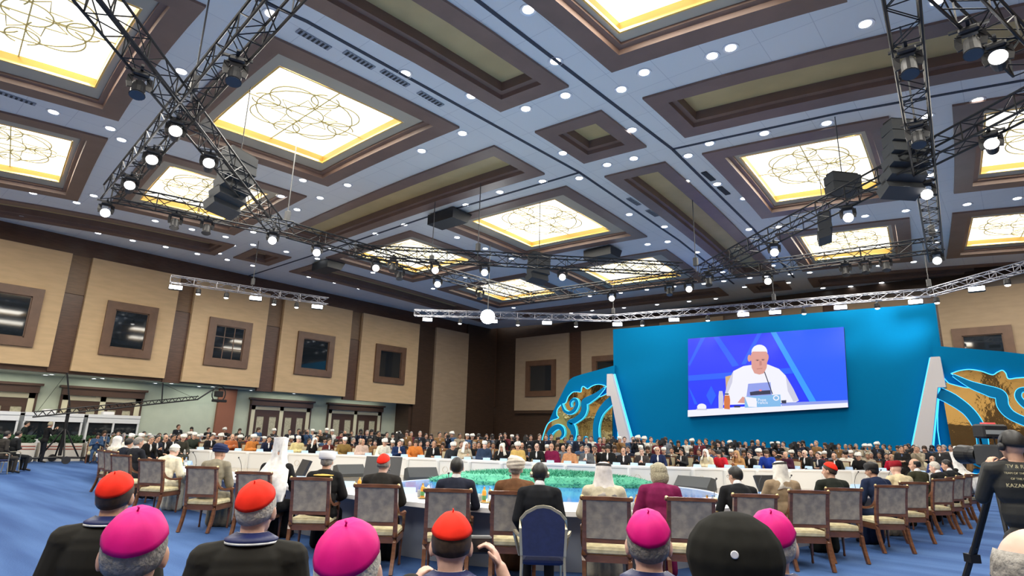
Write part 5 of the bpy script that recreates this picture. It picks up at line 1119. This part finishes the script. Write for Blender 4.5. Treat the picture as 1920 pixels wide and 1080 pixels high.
def crowd(pxs, dfn, pose, where, group, armset, face_center=True, topf=lambda r: 1):
    for n, px in enumerate(pxs):
        px += rg.uniform(-3, 3); d = dfn(px, n); p = Vector((*spot(px, d, 1.2), 0))
        if p.x < -35 or p.y > 32.6: p = Vector((max(p.x, -34.8), min(p.y, 32.4), 0))
        v = CEN-p; f = math.atan2(v.y, v.x)-PI/2+rg.uniform(-.5,.5)
        if rg.random() < .62: coat, cn = rg.choice(DK), 'dark'
        else: coat, cn = rg.choice(OC)
        hk, hm, hn = HP[int(rg.random()**1.4*len(HP))]; arms = rg.choice(armset); st = 'robe' if (rg.random() < .2 and cn != 'dark') else 'suit'
        sc = rg.uniform(.94, 1.02)
        o, P = person(p, f, 'person with %s in %s, %s from left %s' % (hn, cn, ordn(n+1), where), pose=pose, arms=arms, lean=0 if pose == 'stand' else .15, top=1.75 if pose == 'stand' else 1.385, style=st, coat=coat, head=[(hk, hm)] if hk != 'turban' else [(hk, hm)], group=group, skin=rg.choice(SKINS), scale=sc, yaw=rg.choice([0,.3]), shirt=rg.choice([(.8,.8,.82),(.1,.15,.3),(.5,.5,.5)]))
        if arms == 'camera':
            K = P['K']; q = o.matrix_basis@((K['hdL']+K['hdR'])/2+Vector((0,.06,.04))); c = put(camm, 'photo_camera'); c.location = q; c.rotation_euler = (0,0,f)
            tag(c, 'black photo camera held by person %s from left %s' % (ordn(n+1), where), 'camera', 'photo cameras of the press')
        if pose == 'sit':
            c = put(farchair, 'armchair'); c.location = p-v.normalized()*.07; c.rotation_euler = (0,0,f); tag(c, 'cream armchair, %s from left %s' % (ordn(n+1), where), 'chair', 'armchairs of the second row')
crowd(np.arange(352, 1700, 16), lambda px, n: fdepth(px)+[3.0, 4.0][n % 2], 'sit', 'in second seated row', 'people seated in the second row', ['lap','fold','clap'])
crowd(np.arange(560, 1725, 12.5), lambda px, n: fdepth(px)+[5.0,5.8,6.6][n % 3], 'stand', 'among back standees', 'people standing behind the far side', ['down','camera','fold','camera','down'])
crowd(np.arange(1690, 1822, 12), lambda px, n: [20.5, 22.3, 24.1][n % 3], 'stand', 'in the right standing group', 'people standing at the right', ['down','camera','fold'])
crowd(np.arange(352, 560, 22), lambda px, n: 29.6, 'sit', 'in the back row at left', 'people seated along the left wall', ['lap','fold'])
crowd(np.arange(182, 348, 12.5), lambda px, n: [26.4, 27.6, 28.8][n % 3], 'sit', 'in the left wall rows', 'people seated along the left wall', ['lap','fold','clap'])
crowd(np.arange(330, 600, 30), lambda px, n: 31.2, 'stand', 'standing by left wall', 'people standing along the left wall', ['down','fold'])
for n, (px, d) in enumerate([(748,24.5),(1242,25),(1345,25.5),(1378,24.6),(1455,25.4),(1490,24.8),(1560,25.5),(1700,25),(1150,26),(985,25.5)]):
    p = spot(px, d, 1.6); c = put(vcm, 'video_camera'); c.location = (p[0], p[1], 1.52); v = CEN-Vector((*p, 0)); c.rotation_euler = (0,0,math.atan2(v.y, v.x)-PI/2)
    tag(c, 'black video camera on a tripod among the standing press, %s listed by column %s' % (ordn(n+1), ['near the brown column','left of the screen','under the screen edge','under the screen','under the middle of the screen','right of the screen middle','under the right screen edge','by the right slanted slab','by the left slanted slab','by the left stage wing'][n]) if False else 'black video camera on a tripod %s' % ['near the tan pillar','left of the screen','under the left screen edge','under the screen','under the middle of the screen','right of the screen middle','under the right screen edge','by the right slanted slab','by the left slanted slab','by the left stage wing'][n], 'video camera', 'press video cameras')
# ---------------------------------------------------------------- things on the near table top
GLS = mat('bottle_clear', (.75,.8,.82), .08, trans=.6); JUICE = mat('juice_orange', (.85,.33,.04), .3); LBL = mat('bottle_label', (.8,.85,.9), .5); GRN = mat('label_green', (.1,.3,.1), .5)
def bottle_mesh(juice):
    b = B(); b.lathe([(.03,0),(.032,.01),(.032,.12),(.026,.15),(.013,.175),(.013,.19)], 12, mi=0); b.lathe([(.0325,.03),(.0325,.09)], 12, mi=1, cap=False); b.lathe([(.015,.188),(.015,.205)], 10, mi=2); return mesh_of(b, 'bottle', [JUICE if juice else GLS, GRN if juice else LBL, GILT if juice else fabric((.2,.4,.8))], False)
bj, bw = bottle_mesh(True), bottle_mesh(False)
b = B(); b.lathe([(.02,0),(.05,.005),(.085,.012),(.088,.016),(.05,.012),(.003,.01)], 16); saucer = mesh_of(b, 'saucer', GILT)
b = B(); b.lathe([(.025,.0),(.03,.01),(.034,.1),(.031,.1),(.028,.012),(.003,.012)], 12); tumbler = mesh_of(b, 'glass_tumbler', GLS)
b = B(); b.box((-.07,-.05,0),(.07,.05,.035)); b.sweep(spline([(0,.02,.03),(0,.03,.15),(0,-.03,.28),(0,-.12,.36)], 4), .011, .011, n=6); b.ball((0,-.13,.37), .016, 8); mic = mesh_of(b, 'microphone', DARKP, False)
b = B(); b.box((-.15,-.1,0),(.15,.1,.003)); paper = mesh_of(b, 'paper_sheet', fabric((.85,.85,.86)), False)
def where(k): return {'c':'the grey-haired man in dark suit','d':'the man in white','e':'the man in blue turban','f':'the white-veiled prelate','g':'the white-turbaned man','h':'the red-capped cardinal at the table','i':'the dark-haired man in navy','j':'the brown-robed man','k':'the yellow-trimmed man','l':'the woman in magenta','m':'the man with glasses','n':'the man in tan cloak','o':'the cardinal in profile','p':'the man in navy robe','q':'the man in maroon cap','r':'the olive-suited man','s':'the white-haired man','t':'the young man in dark suit'}[k]
for k in 'cdefghijklmnopqrst':
    c, f, fw = SEATS[k]; sd = Vector((fw.y, -fw.x, 0)); base = c+fw*.85
    for me, nm, a, e, lab, cat, grp in ((bj,'juice_bottle',.42,.1,'small bottle of orange juice right of ','bottle','juice bottles'),(bw,'water_bottle',.5,.14,'clear water bottle right of ','bottle','water bottles'),(saucer,'saucer',.45,.0,'gilt saucer on the table right of ','saucer','saucers'),(tumbler,'glass_tumbler',.36,.2,'glass tumbler before ','glass','tumblers'),(mic,'microphone',-.1,.3,'black gooseneck microphone before ','microphone','table microphones'),(cardm,'name_card',.12,.6,'pale blue tent card before ','name card','tent cards on the near table'),(paper,'paper_sheet',-.38,.1,'white paper sheet left of ','paper','papers on the near table')):
        q = base+sd*a+fw*e; o = put(me, nm); o.location = (q.x, q.y, .771); o.rotation_euler = (0,0,f); tag(o, lab+where(k), cat, grp)
# ---------------------------------------------------------------- television camera, tripod and operator at the right
p = spot(1868, 5.8, 1.5); tc = empty('television_camera', (*p, 1.62), facing(p, -38), 'large black studio television camera on a tripod at the right', 'video camera')
tc.scale = (.82,)*3
b = B(); b.bbox((-.1,-.22,-.13),(.1,.2,.13), .02); b.build('camera_body', mat('camera_grey', (.035,.037,.04), .5), tc)
b = B(); b.lathe([(.09,0),(.09,.1),(.11,.13),(.12,.3),(.1,.32)], 20); o = b.build('lens', BLACK, tc, smooth=False); o.location = (-.02,.2,0); o.rotation_euler = (-PI/2,0,0)
b = B(); b.bbox((-.15,-.1,.2),(.15,.1,.37), .02); o = b.build('viewfinder', DARKP, tc); B().box((-.13,-.105,.25),(.13,-.1,.3)).build('control_strip', mat('strip_grey', (.35,.38,.38), .5), o)
B().box((-.07,-.05,.37),(.04,.05,.39)).build('tally_light', mat('tally_red', (.8,.1,.1), emit=.6), tc)
b = B(); b.sweep([(-.06,.1,.13),(-.06,.1,.22),(-.06,-.12,.22),(-.06,-.12,.13)], .02); b.tube((.08,-.2,-.1),(.12,-.35,0), .012, n=6); b.sweep([(.1,-.2,-.05),(.2,-.55,-.25)], .02); b.build('handle', DARKP, tc)
tr = empty('camera_tripod', (*p, 0), facing(p, -38), 'black two-stage tripod carrying the television camera', 'tripod')
b = B(); b.lathe([(.05,0),(.09,.03),(.09,.08),(.05,.12),(.05,.18)], 14); o = b.build('fluid_head', BLACK, tr); o.location = (0,0,1.3)
for a in (0, 2.1, 4.2):
    b = B(); d = Vector((math.cos(a), math.sin(a), 0)); s = Vector((-d.y, d.x, 0))*.035
    for e in (-1, 1): b.tube(d*.07+s*e+Vector((0,0,1.32)), d*.33+s*e+Vector((0,0,.62)), .02, n=8)
    b.tube(d*.3+Vector((0,0,.72)), d*.58+Vector((0,0,.02)), .03, n=8); b.ball(d*.58+Vector((0,0,.03)), .035, 8); c = d*.33+Vector((0,0,.62)); b.box(tuple(c-Vector((.05,.05,.04))), tuple(c+Vector((.05,.05,.04)))); b.build('leg', BLACK, tr)
b = B()
for a in (0, 2.1, 4.2): b.tube((0,0,.35),(math.cos(a)*.42,math.sin(a)*.42,.42), .01, n=6)
b.build('spreader', BLACK, tr)
x, y = spot(1920, 5.0, 1.3); f = facing((x, y), -22)
JB = mat('black_jacket', (.014,.015,.014), .7, noise=.3, scale=6, bump=.3)
op, P = person((x, y), f, 'television camera operator in a black lettered jacket and dark cap, standing at the right', pose='stand', arms='camera', top=1.84, near=2, coat=JB, pants=(.03,.022,.016), shirt=None, skin=SKIN, head=[('beanie', None), ('headphones', DARKP)], yaw=.2, lean=.04, wide=1.12)
lt = P['K']['chest']; LT = mat('jacket_lettering', (.6,.52,.3), .6)
for s_, dz, sz in (('TV & RADIO', .1, .042), ('TEAM OF THE PRESIDENT', .045, .024), ('OF THE REPUBLIC', -.0, .024), ('KAZAKHSTAN', -.055, .042)):
    text(s_, LT, op, (lt.x-.03, lt.y-.156, lt.z+dz+.08), sz, rx=PI/2, name='lettering')
# ---------------------------------------------------------------- far left: crane camera, crew, booths, planters, railing, waiting men
cx_, cy_ = spot(118, 26, 1.0); r = empty('camera_crane', (cx_, cy_, 0), 0, 'long black camera crane on a wheeled dolly at the far left', 'camera crane')
yd = Vector((0, 1, 0)); tip = Vector(onwall(400, 737, X=cx_)); hub = Vector((cx_, cy_, 2.35)); tail = Vector(onwall(62, 782, X=cx_))
def rel(p): return tuple(Vector(p)-Vector((cx_, cy_, 0)))
b = B(); mid = Vector(onwall(388, 741, X=cx_)); e0 = Vector(onwall(370, 749, X=cx_))
for u in (-.1, .1): b.tube(rel(tail+Vector((u,0,0))), rel(e0+Vector((u,0,0))), .035, n=6); b.tube(rel(tail+Vector((u,0,.22))), rel(e0+Vector((u,0,.16))), .025, n=6)
L = e0-tail
for i in range(44): a = tail+L*(i/44); c = tail+L*((i+1)/44); b.tube(rel(a+Vector((0,0,.0 if i % 2 else .2))), rel(c+Vector((0,0,.2 if i % 2 else 0))), .018, n=4)
b.tube(rel(e0), rel(mid+Vector((0,.3,.35))), .04, n=6); b.build('boom', BLACK, r)
b = B(); b.tube(rel(hub+Vector((0,0,.1))), rel(hub+Vector((0,-.35,1.55))), .035, n=6); b.tube(rel(tail+L*.75), rel(tail+L*.75+Vector((0,-.1,1.0))), .03, n=6); b.tube(rel(hub+Vector((0,-.35,1.55))), rel(tail+L*.75+Vector((0,-.1,.95))), .008, n=4); b.tube(rel(hub+Vector((0,-.35,1.55))), rel(tail), .008, n=4); b.tube(rel(tail+L*.75+Vector((0,-.1,.95))), rel(e0), .008, n=4); b.build('mast', BLACK, r)
b = B(); h = mid+Vector((0,.6,.1)); b.sweep([rel(h+Vector((0,math.cos(t)*.35,math.sin(t)*.42))) for t in [2*PI*i/16 for i in range(17)]], .06, .06, n=6); b.bbox(rel(h-Vector((.12,.2,.15))), rel(h+Vector((.12,.2,.15))), .02); b.bbox(rel(h-Vector((.08,.3,.42))), rel(h+Vector((.08,.45,-.28))), .02); b.build('remote_head', BLACK, r)
b = B(); b.tube((0,0,.3),(0,0,2.4), .07, n=8)
for a in (0, 1.57, 3.14, 4.71): b.tube((0,0,1.5),(math.cos(a)*.7,math.sin(a)*.7,.25), .035, n=6); b.tube((0,0,.22),(math.cos(a)*1.1,math.sin(a)*1.1,.2), .05, n=6)
b.build('dolly', BLACK, r)
for a in (0, 1.57, 3.14, 4.71): o = B().tube((-.04,0,0),(.04,0,0), .16, n=12).build('wheel', DARKP, r); o.location = (math.cos(a)*1.1,math.sin(a)*1.1,.16)
person(spot(84, 25.5, 1), facing(spot(84, 25.5, 1), 70), 'crane operator in black standing beside the camera crane', pose='stand', arms='camera', top=1.75, coat=BK, pants=(.012,.014,.02), head=[('hair', HBLD)], yaw=.3, shirt=None)
person(spot(40, 26.5, 1), facing(spot(40, 26.5, 1), 100), 'man in dark shirt and trousers standing left of the crane operator', pose='stand', arms='down', top=1.75, coat=(.02,.03,.03), pants=(.012,.014,.025), head=[('hair', HBLK)], shirt=None)
for n, (px, d, coat, lab) in enumerate([(2, 19.6, (.05,.045,.04), 'man in brown-grey suit seated at the left edge, nearest of the waiting men'), (24, 20.6, (.014,.016,.02), 'man in dark suit with crossed leg seated at the left edge')]):
    p = spot(px, d, .9); f = facing(p, 62); person(p, f, lab, arms='lap' if n == 0 else 'fold', coat=coat, head=[('hair', HBLK)], near=1)
    q = copy_tree(bc); q.location = (*p, 0); q.rotation_euler = (0,0,f); tag(q, ['banquet chair under the man in brown-grey suit', 'banquet chair under the man with crossed leg'][n], 'chair', 'navy banquet chairs')
    for ch in q.children:
        if ch.name.startswith(('armrest',)): pass
for n in range(4):
    y0 = 1.6+n*2.45; b = empty('interpreter_booth', (-35.6, y0, 0), 0, 'white interpreter booth with dark windows, %s from the left along the wall' % ordn(n+1), 'booth', 'interpreter booths along the left wall')
    q = B(); q.box((-.9,0,0),(.9,.08,2.1)).box((-.9,2.2,0),(.9,2.28,2.1)).box((-.9,0,2.0),(.95,2.28,2.15)).box((.8,0,0),(.9,2.28,.95)).box((.8,0,1.75),(.92,2.28,2.1)).box((.8,1.1,.95),(.9,1.18,1.75)); q.build('shell', WHP, b)
    B().box((.82,.08,.95),(.84,2.2,1.75)).build('window_pane', GLASS, b); B().bbox((-.2,.8,2.15),(.2,1.3,2.32), .03).build('roof_fan', WHT, b)
HEDGE = mat('hedge_green', (.03,.09,.03), .8, noise=.5, scale=12); PLW = mat('planter_cream', (.72,.68,.6), .6); PLR = mat('planter_red_line', (.35,.08,.05), .6)
for n in range(5):
    y0 = 3.6+n*1.75; b = B(); b.box((-.3,0,0),(.3,1.6,.8), 0); b.box((.3,.02,.52),(.315,1.58,.56), 1); b.box((.3,.02,.64),(.315,1.58,.68), 1)
    pl = b.build('planter', [PLW, PLR], loc=(-34.0, y0, 0)); tag(pl, 'cream planter box with red lines and hedge, %s from the left' % ordn(n+1), 'planter', 'planters in front of the booths')
    b = B(); rr = random.Random(n)
    for i in range(160): c = (rr.uniform(-.27,.27), rr.uniform(.04,1.56), rr.uniform(.8,1.12)); b.ball(c, rr.uniform(.05,.09), 5)
    b.build('hedge', HEDGE, pl)
b = B(); x0, yA, yB = -30.4, 9.3, 17.5
for i in range(6): y = yA+(yB-yA)*i/5; b.tube((0,y-yA,0),(0,y-yA,1.25), .03, n=6)
for z in (.45, .85, 1.25): b.tube((0,0,z),(0,yB-yA,z), .025, n=6)
b.tube((0,0,1.25),(-2.2,0,1.25), .025, n=6); b.tube((-2.2,0,0),(-2.2,0,1.25), .025, n=6)
tag(b.build('steel_railing', SILV, loc=(x0, yA, 0)), 'steel tube railing around the raised audience platform at left', 'railing')
tag(B().box((-34.3,9.4,0),(-30.5,17.4,.4)).build('audience_platform', fabric((.02,.06,.22))), 'low blue audience platform behind the steel railing', 'platform')
